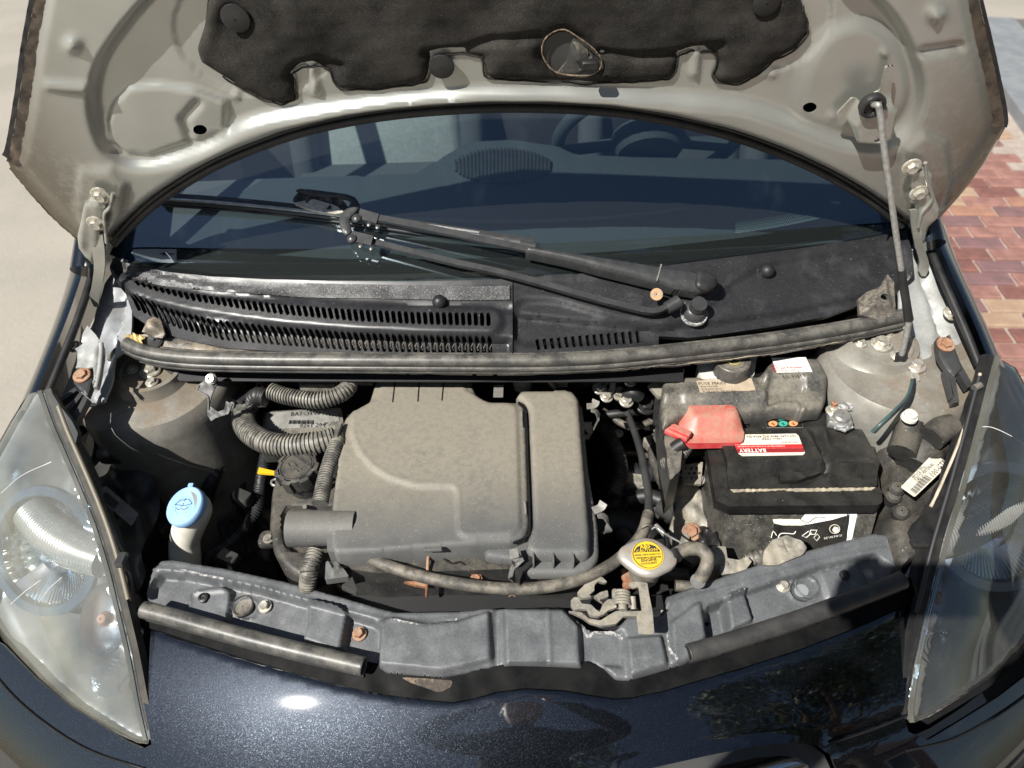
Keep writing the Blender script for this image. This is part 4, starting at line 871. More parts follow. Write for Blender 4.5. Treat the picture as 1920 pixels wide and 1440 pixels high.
# intake snorkel, pointing left
a = AB.up(-.018).p(640, 990); b = AB.up(-.018).p(543, 991)
ax = (b-a)/np.linalg.norm(b-a)
lathe('intake_snorkel', [(.0235, -.02), (.0245, np.linalg.norm(b-a)*.6), (.0250, np.linalg.norm(b-a)), (.0225, np.linalg.norm(b-a)), (.0215, np.linalg.norm(b-a)-.03), (.001, np.linalg.norm(b-a)-.03)], a, ax, m_filter, ab, 32, cap=False, up=(0, 0, 1))
sheet('snorkel_collar', rnd([(612, 956), (640, 956), (640, 1034), (612, 1030)], 5), AB, m_filter, 5, None, thick=.03, parent=ab, lift=-.004)
# bracket foot under the snorkel
sheet('foot_bracket', rnd([(604, 1034), (625, 1034), (640, 1050), (648, 1062), (602, 1068)], 3), AB, m_filter, 5, lambda P: -.004+ridge(P, [(610, 1038), (618, 1056), (630, 1044)], .005, 4), thick=.012, parent=ab, lift=-.02)
# spring clips
def clip(pts_, w, lab=None):
    V = []; Fc = []
    P_ = np.array(cr([AB.up(z).p(x, y) for x, y, z in pts_], 4)); t = np.gradient(P_, axis=0); t /= np.linalg.norm(t, axis=1)[:, None]
    s = np.cross(t, [0, 0, 1.]); s /= np.linalg.norm(s, axis=1)[:, None]+1e-9; nn = np.cross(s, t)
    for p, q, k in zip(P_, s, nn): V += [p-q*w-k*.0006, p+q*w-k*.0006, p+q*w+k*.0006, p-q*w+k*.0006]
    for i in range(len(P_)-1): Fc += [(i*4+k, i*4+(k+1) % 4, (i+1)*4+(k+1) % 4, (i+1)*4+k) for k in range(4)]
    e = (len(P_)-1)*4; Fc += [(3, 2, 1, 0), (e, e+1, e+2, e+3)]
    mesh('clip', V, Fc, m_zinc, ab, True, 40)
clip([(1112, 958, .012), (1126, 952, .014), (1132, 942, .020)], .006); clip([(1120, 966, .010), (1132, 968, .006), (1141, 980, -.006), (1140, 998, -.03), (1134, 996, -.04)], .005)
clip([(1100, 762, .008), (1114, 760, .010), (1118, 750, .018)], .006); clip([(1108, 768, .008), (1118, 772, .004), (1122, 784, -.008), (1114, 802, -.03)], .005)
clip([(962, 1040, .006), (974, 1052, .002), (964, 1062, -.012), (958, 1078, -.03), (966, 1090, -.045)], .006); clip([(956, 1040, .008), (972, 1036, .010)], .007)
clip([(935, 722, .004), (934, 745, .003)], .0075)
sheet('clip_guard', [(958, 1033), (965, 1028), (972, 1042), (1000, 1034), (998, 1050), (980, 1066), (974, 1082), (966, 1066)], AB, m_rubberdark, 5, None, thick=.025, parent=ab, lift=-.008)
box('sensor_plug', AB.up(-.01).p(1052, 708), (.020, .026, .020), m_cast, ab); tube('sensor_wire', [AB.up(-.01).p(1040, 728), AB.up(.0).p(1030, 712), AB.up(-.02).p(1036, 698)], .004, m_hose, ab)

# ---------------------------------------------------------------- valve cover with oil cap and dipstick
VC = Z(lambda x, y: .735+.10*(y-.62))
vc = T('valve_cover', 'dusty grey plastic engine cover left of the air filter box', 'engine cover', VC.up(-.1).p(560, 960))
vo = rnd([(520, 868), (600, 860), (640, 862), (640, 1040), (604, 1078), (566, 1084), (536, 1066), (512, 1036), (503, 985), (508, 920)], 10)
sheet('cover', vo, VC, m_plastic, 6, lambda P: rim(P, vo, .008, 12)-.012*ss(sd(P, rnd([(529, 962), (540, 948), (640, 948), (640, 1034), (545, 1034), (529, 1010)], 14)), -3, 5), thick=.08, parent=vc)
tube('cover_nub', [VC.p(571, 950), VC.up(.012).p(571, 950)], .003, m_filter, vc)
box('mount_ear', VC.up(-.02).p(506, 1012), (.03, .024, .02), m_plastic, vc, bev=.006); bolt(VC.up(-.008).p(504, 1010), (0, 0, 1), .0055, m_cast, vc)
tube('cover_edge_ring', [VC.up(-.02).p(*q) for q in ell(517, 905, 8, 6, 8)], .0022, m_zinc, vc, closed=True, n=2, seg=6)
oc = T('oil_filler_cap', 'round lobed black oil filler cap with raised lettering on the engine cover', 'oil cap', P3(556, 880, .765))
op = P3(556, 874, .792); on = np.array([-.12, -.10, 1.])
lob = lambda a, h: 1+(.07 if math.cos(7*a+1.0) > .15 else -.055)
R = .0315
lathe('cap_body', [(R, -.022), (R, -.003), (R*.97, 0), (R*.80, .0012)], op, on, m_plastic, oc, 112, lobes=lob, cap=False, ang=30)
lathe('cap_face', [(R*.80, .0010), (R*.745, .0010), (R*.74, -.0006), (R*.715, -.0006), (R*.71, .0010), (.001, .0012)], op, on, m_plastic, oc, 48, cap=False, ang=30)
CAPS = Z(lambda x, y: op[2]+.0015+(.12*(x-op[0])+.10*(y-op[1])))
text('ENGINE OIL', (548, 853), (584, 880), CAPS, m_hldark, oc, lift=.0006, bold=.01)
tube('oil_can_symbol', [CAPS.up(.0006).p(*q) for q in ((540, 868), (544, 875), (552, 878), (560, 884))], .0007, m_hldark, oc, seg=5)
tube('oil_can_symbol', [CAPS.up(.0006).p(*q) for q in ((546, 864), (552, 868), (558, 876), (566, 880))], .0007, m_hldark, oc, seg=5)
lathe('filler_neck', [(.026, -.06), (.026, -.02)], op, on, m_plastic, oc, 24)
ds = T('dipstick', 'yellow dipstick tab poking out beside the oil filler cap', 'dipstick', P3(500, 884, .75))
a, b = P3(517, 889, .765), P3(485, 884, .770)
mesh('pull_tab', [a+np.array(q) for q in ((0, -.003, 0), (0, .003, 0), (0, .003, .003), (0, -.003, .003))]+[b+np.array(q) for q in ((0, -.0055, 0), (0, .0055, 0), (0, .0055, .003), (0, -.0055, .003))], [(0, 1, 2, 3), (7, 6, 5, 4), (0, 4, 5, 1), (1, 5, 6, 2), (2, 6, 7, 3), (3, 7, 4, 0)], m_yellow, ds, False)
tube('stem', [a, a+np.array([.01, .01, -.2])], .002, m_zinc, ds)

# ---------------------------------------------------------------- corrugated conduits and hoses
def hose(name, pts_, r, mat, label, cat='hose', corr=None, z=True, **k):
    P_ = path(pts_); o = T(name, label, cat, P_[len(P_)//2]); tube('tube', P_, r, mat, o, corr=corr, **k); return o
h1 = hose('conduit', [(470, 752, .775), (456, 776, .778), (464, 806, .782), (496, 828, .790), (540, 836, .795), (590, 831, .80), (626, 822, .80)], .0165, m_corr, 'thick grey corrugated conduit curving above the oil filler cap', 'conduit', (.0056, .0012), seg=18)
box('conduit_clamp', P3(626, 812, .805), (.022, .030, .018), m_corr, h1, up=(.1, 1, 0)); box('conduit_clamp', P3(452, 750, .792), (.024, .02, .016), m_rubberdark, h1, up=(.5, 1, 0))
sheet('clamp_bracket', rnd([(424, 762), (440, 745), (455, 738), (470, 745), (482, 738), (500, 744), (502, 752), (476, 758), (462, 770), (450, 775), (440, 765)], 2), H(.792), m_corr, 4, lambda P: .003*lump(P, 14, 3), thick=.01, parent=h1)
tube('taped_joint', path([(500, 745, .80), (486, 742, .80), (474, 750, .79), (468, 766, .78)]), .014, m_rubberdark, h1, corr=(.006, .0006))
h2 = hose('conduit', [(509, 733, .815), (530, 741, .815), (565, 748, .818), (600, 750, .82), (632, 742, .822), (652, 728, .822), (654, 718, .815)], .0122, m_corr, 'corrugated conduit with open split just under the scuttle seal', 'conduit', (.0050, .0013), seg=16)
h3 = hose('conduit', [(636, 806, .80), (628, 840, .80), (618, 870, .795), (608, 905, .790), (600, 945, .785)], .0105, m_corr, 'narrow corrugated conduit running down beside the air filter box lid', 'conduit', (.0040, .0011), seg=14)
tube('tape_wrap', path([(632, 826, .80), (630, 836, .80)]), .0125, m_corr, h3)
h4 = hose('conduit', [(593, 1032, .76), (584, 1060, .755), (578, 1085, .74), (574, 1120, .70)], .0105, m_corr, 'short corrugated conduit hanging below the intake snorkel', 'conduit', (.0042, .0011), seg=14)
tube('tape_wrap', path([(580, 1066, .757), (579, 1074, .755)]), .0118, m_fuse, h4)
h5 = hose('conduit', [(434, 770, .73), (428, 800, .70), (420, 840, .68), (406, 880, .66), (392, 915, .64), (384, 945, .60)], .0115, m_corrd, 'dark corrugated conduit dropping into shade behind the washer filler', 'conduit', (.0055, .001), seg=14)
h6 = hose('conduit', [(1150, 893, .62), (1180, 888, .62), (1230, 884, .62), (1260, 878, .62)], .0165, m_corrd, 'dark corrugated conduit low down between air filter box and battery', 'conduit', (.0055, .001), seg=14)
h7 = hose('coolant_hose', [(676, 1036, .762), (700, 1049, .768), (745, 1067, .770), (800, 1083, .768), (870, 1096, .765), (950, 1104, .762), (1020, 1101, .762), (1085, 1087, .762), (1140, 1062, .76), (1180, 1030, .765), (1205, 998, .768), (1216, 962, .768)], .0080, m_hose, 'long dusty cable sheath sweeping round the front of the air filter box', 'cable sheath', None, seg=14)
tube('thin_tube', path([(1216, 958, .768), (1216, 930, .765), (1210, 890, .755), (1202, 850, .74), (1190, 810, .73), (1176, 775, .73)]), .0058, m_hldark, h7)
tube('tie', [P3(1201, 990, .779), P3(1212, 984, .781), P3(1220, 986, .775)], .0022, m_hose, h7, seg=6)
h8 = hose('overflow_hose', [(1266, 1040, .765), (1288, 1030, .768), (1312, 1030, .768), (1326, 1044, .765), (1324, 1064, .76), (1312, 1086, .745)], .0092, m_hose, 'bent dusty rubber hose leaving the yellow labelled radiator cap', 'hose', None, seg=16)
lathe('hose_ferrule', [(.0098, -.004), (.0098, .006)], P3(1309, 1090, .742), np.array([-.3, -.5, .9]), m_rubberdark, h8, 18)
tube('clamp', [P3(1262, 1034, .77), P3(1268, 1050, .77)], .0078, m_rubberdark, h8)
h9 = hose('coolant_hose', [(1266, 1098, .70), (1290, 1100, .70), (1312, 1106, .70)], .008, m_hose, 'short pale pipe end behind the front panel below the battery', 'hose')
h10 = hose('coolant_hose', [(1130, 820, .60), (1150, 870, .60), (1150, 940, .60), (1110, 1010, .58)], .026, m_rubberdark, 'thick black coolant hose in shade right of the air filter box', 'hose', seg=18)
h11 = hose('coolant_hose', [(1240, 1060, .58), (1200, 1000, .60), (1150, 985, .60), (1110, 1000, .60)], .030, m_rubberdark, 'fat black coolant hose low behind the radiator cap', 'hose', seg=18)
h12 = hose('wire', [(482, 748, .80), (480, 725, .80), (500, 708, .80), (530, 703, .80), (585, 702, .80)], .0016, m_hose, 'thin beige wire arching over the corrugated conduit', 'wire', None, seg=6)
tube('strand', path([(484, 745, .80), (482, 720, .80), (472, 700, .80), (462, 690, .79)]), .0015, m_hose, h12, seg=6)
tube('strand', path([(488, 742, .80), (492, 725, .80), (480, 700, .80), (476, 690, .79)]), .0015, m_hose, h12, seg=6)
hk = T('rusty_hook', 'thin rusty hook standing in front of the air filter box', 'hook', P3(800, 1110, .70))
tube('shank', path([(800, 1118, .72), (801, 1090, .755), (802, 1060, .765), (803, 1043, .77)]), .0022, m_rust, hk, seg=8)
sheet('plate', [(752, 1082), (775, 1078), (798, 1076), (798, 1100), (776, 1096), (756, 1090)], H(.735), m_rust, 5, None, thick=.005, parent=hk)
bolt(P3(893, 1086, .745), (0, -.2, 1), .0055, m_rust, hk)
wr = T('wire', 'bent silver wire link behind the radiator cap', 'wire', P3(1250, 1005, .76))
tube('strand', path([(1222, 992, .775), (1230, 989, .778), (1250, 1003, .775), (1282, 1020, .768)]), .0014, m_alu, wr, seg=6)
wr2 = T('wire', 'kinked black wire in front of the air filter box', 'wire', P3(840, 1060, .74))
tube('strand', path([(814, 1045, .76), (820, 1039, .765), (845, 1056, .76), (862, 1054, .76), (878, 1066, .755), (882, 1086, .74), (892, 1092, .74)]), .0014, m_rubberdark, wr2, seg=6)

# ---------------------------------------------------------------- ECU, brackets and shaded metal behind
ec = T('control_unit', 'flat metal engine control unit with printed labels under the conduits', 'control unit', P3(570, 800, .70))
EP = pl(.725, .72, .25)
sheet('case', rnd([(494, 772), (640, 764), (650, 842), (488, 850)], 5), EP, m_fuse, 8, None, thick=.03, parent=ec)
sheet('label', [(500, 774), (632, 768), (638, 800), (498, 806)], EP, m_labeld, 10, None, thick=.0005, parent=ec, lift=.001)
for k in range(16): box('barcode_bar', EP.up(.0022).p(543+k*2.9, 791), (.0010+.0008*(k % 3 == 0), .009, .0004), m_ink, ec, bev=.0001)
for s_, a, b in (('BATCH 06', (546, 781), (600, 779)), ('MADE', (610, 798), (634, 796)), ('0261 204', (562, 803), (610, 801))): text(s_, a, b, EP, m_ink, ec, lift=.0022)
bk = T('bracket', 'thin black bracket with a pale stud beside the left strut tower', 'bracket', P3(400, 740, .78))
BP = pl(.80, .8, .9)
sheet('plate', [(372, 722), (392, 706), (403, 700), (408, 716), (398, 738), (392, 760), (408, 772), (420, 768), (424, 752), (436, 758), (428, 776), (404, 784), (396, 790), (388, 778), (392, 742), (376, 738)], BP, m_rubberdark, 4, lambda P: .001*lump(P, 20, 1), thick=.003, parent=bk)
lathe('stud', [(.0085, 0), (.0085, .004), (.006, .005), (.006, .009), (.003, .009), (.003, .006)], BP.p(397, 711), BP.n(397, 711), m_steelw, bk, 20)
tube('edge', [BP.up(.001).p(*q) for q in ((374, 722), (370, 732), (378, 736), (390, 744), (391, 768))], .0012, m_zinc, bk, seg=6)
bh = T('firewall_fittings', 'dusty metal fittings in half shade under the scuttle seal', 'metal fittings', P3(560, 710, .80))
sheet('shield', [(556, 698), (600, 692), (618, 712), (560, 716)], H(.80), m_cast, 5, lambda P: .004*lump(P, 22, 5), thick=.01, parent=bh)
sheet('shield', [(636, 704), (700, 708), (698, 718), (650, 716)], H(.79), m_cast, 5, None, thick=.006, parent=bh)
box('connector', P3(595, 723, .80), (.052, .017, .018), m_cast, bh, up=(.05, 1, 0)); box('connector', P3(627, 722, .80), (.006, .022, .022), m_cast, bh)
lathe('dusty_knob', [(.014, -.02), (.016, -.004), (.012, .004), (.001, .006)], P3(980, 712, .80), (0, 0, 1), m_cast, bh, 20, cap=False, sy=.7)
# pipes and valves between the air box and the brake reservoir
pv = T('pipe_fittings', 'cluster of metal pipes and valves in half shade behind the air filter box', 'pipe fittings', P3(1150, 730, .74))
for pts_, r in (([(1120, 735, .78), (1132, 720, .79), (1145, 706, .80), (1152, 690, .80)], .0055), ([(1130, 745, .77), (1146, 732, .78), (1150, 715, .79), (1158, 695, .80)], .0055), ([(1180, 722, .79), (1188, 708, .80), (1230, 700, .81), (1280, 694, .81)], .007), ([(1092, 715, .78), (1110, 705, .79), (1130, 692, .80)], .011), ([(1160, 745, .76), (1185, 735, .78), (1200, 745, .77)], .010), ([(1120, 780, .70), (1160, 775, .71), (1200, 772, .71)], .007), ([(1215, 770, .66), (1228, 800, .66), (1240, 830, .64)], .009)):
    tube('pipe', path(pts_), r, random.choice([m_cast, m_rubberdark, m_zinc]), pv, seg=10)
for x, y, z, r, m_ in ((1124, 728, .785, .008, m_steelw), (1137, 744, .775, .007, m_steelw), (1160, 738, .77, .009, m_cast), (1174, 752, .765, .008, m_steelw), (1181, 714, .80, .007, m_zinc), (1210, 760, .74, .012, m_rubberdark)): bolt(P3(x, y, z), (.2, -.3, 1), r, m_, pv)
sheet('flat_bracket', [(1215, 722), (1230, 714), (1246, 716), (1248, 742), (1234, 744)], H(.80), m_cast, 4, None, thick=.006, parent=pv)
sheet('flat_bracket', [(1228, 744), (1240, 752), (1236, 800), (1224, 790)], H(.77), m_dark, 4, None, thick=.006, parent=pv)

# ---------------------------------------------------------------- washer filler neck
wn = T('washer_filler', 'white washer fluid filler neck with pale blue cap at lower left', 'washer filler', P3(347, 1040, .62))
cp = P3(345, 948, .765); cn = np.array([-.30, -.28, 1.]); cn /= np.linalg.norm(cn)
lathe('cap', [(.0290, -.012), (.0300, -.009), (.0300, -.003), (.0286, .0), (.0280, .0006), (.0135, .0012), (.0132, .0006), (.0126, .0012), (.001, .0016)], cp, cn, m_washer, wn, 48, cap=False, ang=30)
CS = Z(lambda x, y: cp[2]+.0018-((x-cp[0])*cn[0]+(y-cp[1])*cn[1])/cn[2])
tube('windscreen_symbol', [CS.p(*q) for q in ((328, 946), (338, 938), (354, 936), (360, 944), (346, 948))], .0005, m_ink, wn, seg=5, closed=True, n=1)
for q in ((341, 949), (344, 944), (346, 939), (348, 935)): box('spray_dot', CS.p(*q), (.0012, .0016, .0005), m_ink, wn, bev=.0001)
tube('windscreen_symbol', [CS.p(*q) for q in ((331, 952), (334, 956), (340, 953), (344, 956), (350, 953), (353, 950))], .0004, m_ink, wn, seg=5, n=2)
box('cap_tab', cp+np.array([.003, .031, .008]), (.008, .006, .003), m_washer, wn, bev=.001)
tube('neck', [cp-cn*.011, cp-cn*.022, P3(347, 1010, .69), P3(347, 1050, .655), P3(346, 1100, .60)], [.0255, .0245, .0215, .0225, .0225], m_white, wn, seg=28, n=8)

# ---------------------------------------------------------------- battery
bt = T('battery', 'black twelve volt car battery with red and white label and torn front sticker', 'battery', P3(1480, 1000, .58))
BT = pl(.782, .70, .04)
top_o = rnd([(1338, 806), (1568, 800), (1634, 810), (1650, 868), (1649, 898), (1500, 904), (1368, 905), (1352, 870)], 5)
lidhi = rnd([(1350, 808), (1610, 803), (1640, 862), (1556, 868), (1545, 880), (1378, 882), (1366, 866)], 6)
sheet('lid', rnd([(1346, 808), (1560, 804), (1616, 804), (1650, 866), (1650, 902), (1370, 906), (1364, 866)], 5), BT, m_batt, 5,
      lambda P: .000-.012*ss(P[:, 1], 866, 878)-.004*np.exp(-(dline(P, [(1514, 790), (1530, 820), (1550, 868), (1552, 876), (1460, 880)])/3)**2)+.003*np.exp(-(dline(P, [(1502, 790), (1520, 822), (1541, 868)])/5)**2)-.004*ss(sd(P, [(1552, 806), (1612, 806), (1640, 862), (1568, 866)]), -3, 3), thick=.012, parent=bt, ang=35)
sheet('shoulder', rnd([(1326, 812), (1350, 806), (1366, 866), (1370, 904), (1650, 900), (1660, 905), (1662, 928), (1652, 934), (1370, 936), (1346, 925)], 4), BT, m_batt, 6, None, thick=.018, parent=bt, lift=-.016, ang=35)
sheet('rear_lid', rnd([(1402, 766), (1408, 764), (1540, 766), (1556, 772), (1568, 806), (1340, 812), (1330, 808), (1408, 800)], 5), BT, m_batt, 5, lambda P: rim(P, rnd([(1402, 766), (1540, 766), (1568, 806), (1340, 812)], 5), .003, 5), thick=.03, parent=bt, lift=-.002, ang=40)
# case walls: front, left and right, tapering down
t_ = [BT.up(-.03).p(*q) for q in ((1328, 842), (1362, 936), (1652, 932), (1640, 830))]
b_ = [P3(x, y, .585) for x, y in ((1300, 1010), (1340, 1180), (1586, 1180), (1600, 1030))]
def wall(name, a, b, c, d, mat, parent, n=10, t=.004, bumpy=.0):
    V = []; Fc = []; a, b, c, d = map(np.asarray, (a, b, c, d)); nn = np.cross(b-a, d-a); nn /= np.linalg.norm(nn)
    for i in range(n+1):
        for j in range(n+1):
            u_, v_ = i/n, j/n; V.append(a*(1-u_)*(1-v_)+b*u_*(1-v_)+c*u_*v_+d*(1-u_)*v_)
    Fc = [(i*(n+1)+j, (i+1)*(n+1)+j, (i+1)*(n+1)+j+1, i*(n+1)+j+1) for i in range(n) for j in range(n)]
    m = len(V); V += [np.asarray(v)-nn*t for v in V]; Fc += [tuple(q+m for q in f[::-1]) for f in Fc]
    bd = [i*(n+1) for i in range(n+1)]+[n*(n+1)+j for j in range(1, n+1)]+[i*(n+1)+n for i in range(n-1, -1, -1)]+[j for j in range(n-1, 0, -1)]
    Fc += [(bd[k], bd[k]+m, bd[(k+1) % len(bd)]+m, bd[(k+1) % len(bd)]) for k in range(len(bd))]
    return mesh(name, V, Fc, mat, parent)
wall('front_wall', b_[1], b_[2], t_[2], t_[1], m_battwall, bt); wall('left_wall', b_[0], b_[1], t_[1], t_[0], m_battwall, bt)
wall('right_wall', b_[2], b_[3], t_[3], t_[2], m_battwall, bt)
mesh('core', [p-np.array([0, 0, .0]) for p in t_]+b_, [(3, 2, 1, 0), (4, 5, 6, 7)], m_batt, bt, False)
class Wall(Z):                                    # vertical-ish plane through three points
    def __init__(s, a, b, c, off=0):
        s.a = np.asarray(a, float); s.nn = np.cross(np.asarray(b)-s.a, np.asarray(c)-s.a); s.nn /= np.linalg.norm(s.nn)
        if np.dot(s.nn, CAM-s.a) < 0: s.nn = -s.nn
        s.off = off; s.abc = (a, b, c)
    def up(s, d): return Wall(*s.abc, s.off+d)
    def hit(s, px, py):
        d = ray(px, py); k = np.dot(s.a+s.nn*s.off-CAM, s.nn)/(d@s.nn); return CAM+d*k[:, None]
FW_ = Wall(b_[1], b_[2], t_[2])
for x0, x1, y in ((1388, 1432, 942), (1452, 1492, 941), (1528, 1566, 938), (1588, 1626, 936)): sheet('moulded_slot', [(x0, y-2), (x1, y-2), (x1, y+2.5), (x0, y+2.5)], FW_, m_batt, 5, None, thick=.003, parent=bt, lift=.003)
# torn white-edged sticker on the front wall
st_ = [(1435, 958), (1608, 956), (1594, 1010), (1588, 1060), (1580, 1110), (1410, 1110), (1420, 1030)]
sk_o = sheet('front_sticker', [(1436, 959), (1608, 957), (1578, 1100), (1402, 1100)], FW_, m_labelw, 8, None, thick=.0006, parent=bt, lift=.001)
sheet('sticker_black', [(1452, 981), (1512, 983), (1560, 974), (1592, 964), (1580, 1062), (1572, 1100), (1432, 1100), (1450, 1030), (1448, 1000)], FW_, m_batt, 8, lambda P: .0008*lump(P, 26, 5), thick=.0006, parent=sk_o, lift=.002)
sheet('torn_paper', [(1447, 972), (1498, 972), (1516, 980), (1500, 984), (1468, 984), (1450, 980)], FW_, m_label, 5, lambda P: .001*lump(P, 12, 5), thick=.0005, parent=sk_o, lift=.003)
for l in ([(1436, 963), (1448, 975), (1452, 990)], [(1498, 972), (1514, 980), (1530, 970), (1547, 970)], [(1452, 973), (1466, 969), (1490, 973), (1498, 966)], [(1590, 960), (1584, 990), (1580, 1020)]): tube('tear_line', [FW_.up(.003).p(*q) for q in l], .0005, m_ink, sk_o, seg=5, n=3)
for l in ([(1449, 1028), (1456, 1020), (1462, 1002), (1475, 1000), (1488, 1001), (1492, 996)], [(1446, 1008), (1450, 996), (1456, 1004)]): tube('crease', [FW_.up(.003).p(*q) for q in l], .0007, m_inkw, sk_o, seg=5, n=3)
for q in ([(1504, 1005), (1516, 996), (1522, 999), (1512, 1008)], [(1520, 994), (1532, 994), (1528, 1002), (1518, 1002)], [(1526, 1008), (1532, 1001), (1537, 1007), (1531, 1014)]): tube('recycle_symbol', [FW_.up(.003).p(*w_) for w_ in q], .0006, m_inkw, sk_o, seg=5, n=1, closed=True)
tube('round_emblem', [FW_.up(.003).p(*q) for q in ell(1565, 992, 9.5, 8.2, 18)], .0005, m_label, sk_o, seg=5, n=1, closed=True)
sheet('emblem_fill', [(1559, 992), (1563, 986), (1570, 988), (1571, 994), (1565, 998), (1561, 996)], FW_, m_label, 3, None, thick=.0003, parent=sk_o, lift=.003)
text('DE UN PW 21', (1544, 1010), (1577, 1004), FW_, m_inkw, sk_o, lift=.003)
# top label, printed to be read from the windscreen side
LB = [(1372, 820), (1376, 816), (1492, 814), (1497, 818), (1503, 834), (1509, 850), (1505, 854), (1392, 856), (1385, 852), (1378, 836)]
BTL = BT
lb = sheet('top_label', LB, BTL, m_label, 6, None, thick=.0005, parent=bt, lift=.0012)
sheet('red_band', [(1377.5, 836), (1503, 834), (1505.5, 841), (1380, 843)], BTL, m_inkred, 6, None, thick=.0003, parent=lb, lift=.0017)
sheet('dark_red_band', [(1380, 843.4), (1505.6, 841.4), (1508, 849), (1383.5, 850.6)], BTL, m_inkdred, 6, None, thick=.0003, parent=lb, lift=.0017)
text('BATTERY', (1434, 843.8), (1384, 844.4), BTL, m_inkw, lb, lift=.0032, bold=.02)
text('12V 52Ah 480A (IC) 470A EN', (1490, 817.5), (1399, 818.5), BTL, m_ink, lb, lift=.0022, bold=.01)
text('28800-YZZJF', (1465, 822.5), (1427, 823), BTL, m_ink, lb, lift=.0022)
text('MADE IN SPAIN', (1495, 829.5), (1462, 830), BTL, m_ink, lb, lift=.0022)
text('DISTRIBUTED BY TOYOTA MOTOR EUROPE', (1470, 836.8), (1382, 838), BTL, m_inkw, lb, lift=.0022)
tube('oval_emblem', [BTL.up(.0022).p(*q) for q in ell(1387, 828, 7.5, 3.6, 18)], .0004, m_rust, lb, seg=5, n=1, closed=True)
tube('oval_emblem', [BTL.up(.0022).p(*q) for q in ell(1387, 827.5, 3, 3.3, 12)], .0003, m_rust, lb, seg=5, n=1, closed=True)
text('TOYOTA', (1395, 821), (1377, 821.6), BTL, m_inkred, lb, lift=.0022)
# safety pictograms
RL_ = BT
for x, y, c, tri in ((1443, 783, m_symy, 1), (1464, 784, m_green, 0), (1481, 783, m_symy, 1), (1449, 795.5, m_orange, 0), (1468, 795.5, m_green, 0), (1487, 795, m_orange, 0)):
    o_ = [(x-9, y-5), (x+9, y-5), (x+2, y+5)] if tri else ell(x, y, 8.6, 5.2, 18)
    s_ = sheet('warning_symbol', o_, RL_, c, 4, None, thick=.0004, parent=bt, lift=.0014)
    tube('symbol_mark', [RL_.up(.002).p(*q) for q in ([(x-3, y-1), (x+1, y-3), (x, y+2), (x+4, y)] if not tri else [(x-3, y-2), (x+1, y+1), (x+3, y-3)])], .0005, m_ink, s_, seg=5, n=2)
tube('pictogram_frame', [RL_.up(.0012).p(*q) for q in ((1432, 774), (1500, 776), (1506, 802), (1438, 802))], .0004, m_labeld, bt, seg=5, n=1, closed=True)
# ventilation mouth in the lid front
sheet('vent_plug', rnd([(1461, 880), (1478, 878), (1500, 884), (1520, 879), (1540, 884), (1498, 898), (1464, 898)], 3), BT, m_batt, 4, lambda P: .0012*lump(P, 20, 8), thick=.008, parent=bt, lift=-.003)
m_dirt = M('sandy_dirt', (.42, .36, .26), (.25, .22, .17), .95, sc=60, bump=.0006, bsc=300)
dt = sheet('dirt_line', [(1372, 905), (1440, 904), (1466, 902), (1500, 900), (1530, 893), (1545, 903), (1600, 903), (1648, 902), (1640, 907), (1560, 909), (1500, 910), (1470, 907), (1440, 909), (1380, 911)], BT, m_dirt, 4, lambda P: .0012*lump(P, 10, 8), thick=.001, parent=bt, lift=-.014)
# tray and terrain beneath
box('battery_tray', P3(1460, 1060, .56)+np.array([0, .06, 0]), (.32, .24, .03), m_dark, bt, bev=.01)
# terminals
rc_ = T('terminal_cover', 'faded red plastic cover over the positive battery terminal', 'terminal cover', P3(1335, 800, .79))
RCS = pl(.812, .72, .02)
rco = rnd([(1276, 768), (1284, 757), (1300, 754), (1376, 757), (1386, 768), (1401, 788), (1400, 804), (1396, 810), (1295, 812), (1285, 806), (1276, 792)], 5)
rcin = rnd([(1292, 758), (1372, 758), (1380, 771), (1310, 777), (1300, 772)], 6)
sheet('cover', rco, RCS, m_red, 4, lambda P: -.022*(1-ss(sd(P, rcin), -30, 0)), thick=.012, parent=rc_, ang=80)
tube('oval_mark', [RCS.up(.0005).p(*q) for q in ell(1370, 765, 10, 4.5, 14)], .0004, m_rust, rc_, seg=5, n=1, closed=True)
text('+', (1326, 768), (1334, 768), RCS, m_rust, rc_, lift=.0004)
pl_ = T('cable_plug', 'pink red fuse plug beside the red terminal cover', 'plug', P3(1265, 812, .78))
a, b = P3(1252, 798, .80), P3(1290, 824, .79); d = (b-a)/np.linalg.norm(b-a)
box('plug_body', (a+b)/2, (np.linalg.norm(b-a)*1.05, .020, .010), m_red, pl_, up=np.cross((0, 0, 1), d), bev=.002); box('plug_ridge', (a+b)/2+np.array([.002, -.004, .007]), (np.linalg.norm(b-a)*.9, .009, .006), m_red, pl_, up=np.cross((0, 0, 1), d), bev=.001)
tube('cable_boot', [P3(1282, 830, .79), P3(1272, 836, .785), P3(1264, 842, .78)], .010, m_rubberdark, pl_)
tube('conduit', path([(1286, 838, .775), (1276, 852, .77), (1260, 864, .765), (1244, 873, .755)]), .0092, m_corr, pl_, corr=(.0035, .0012), seg=14)
nt_ = T('earth_terminal', 'corroded metal clamp on the negative battery terminal with bolts', 'terminal clamp', P3(1570, 785, .78))
box('clamp', P3(1573, 788, .795), (.034, .03, .014), m_alu, nt_, up=(.3, 1, 0), bev=.003); bolt(P3(1562, 770, .803), (-.1, 0, 1), .0072, m_steelw, nt_, h=1.1); lathe('rusty_tip', [(.0045, .004), (.0042, .014), (.001, .015)], P3(1562, 768, .803), (-.1, 0, 1), m_rust, nt_, 12, cap=False)
lathe('terminal_post', [(.0145, -.006), (.0145, 0), (.0125, .003), (.0125, .008), (.010, .011), (.001, .012)], P3(1576, 785, .800), (0, -.1, 1), m_alu, nt_, 24, cap=False)
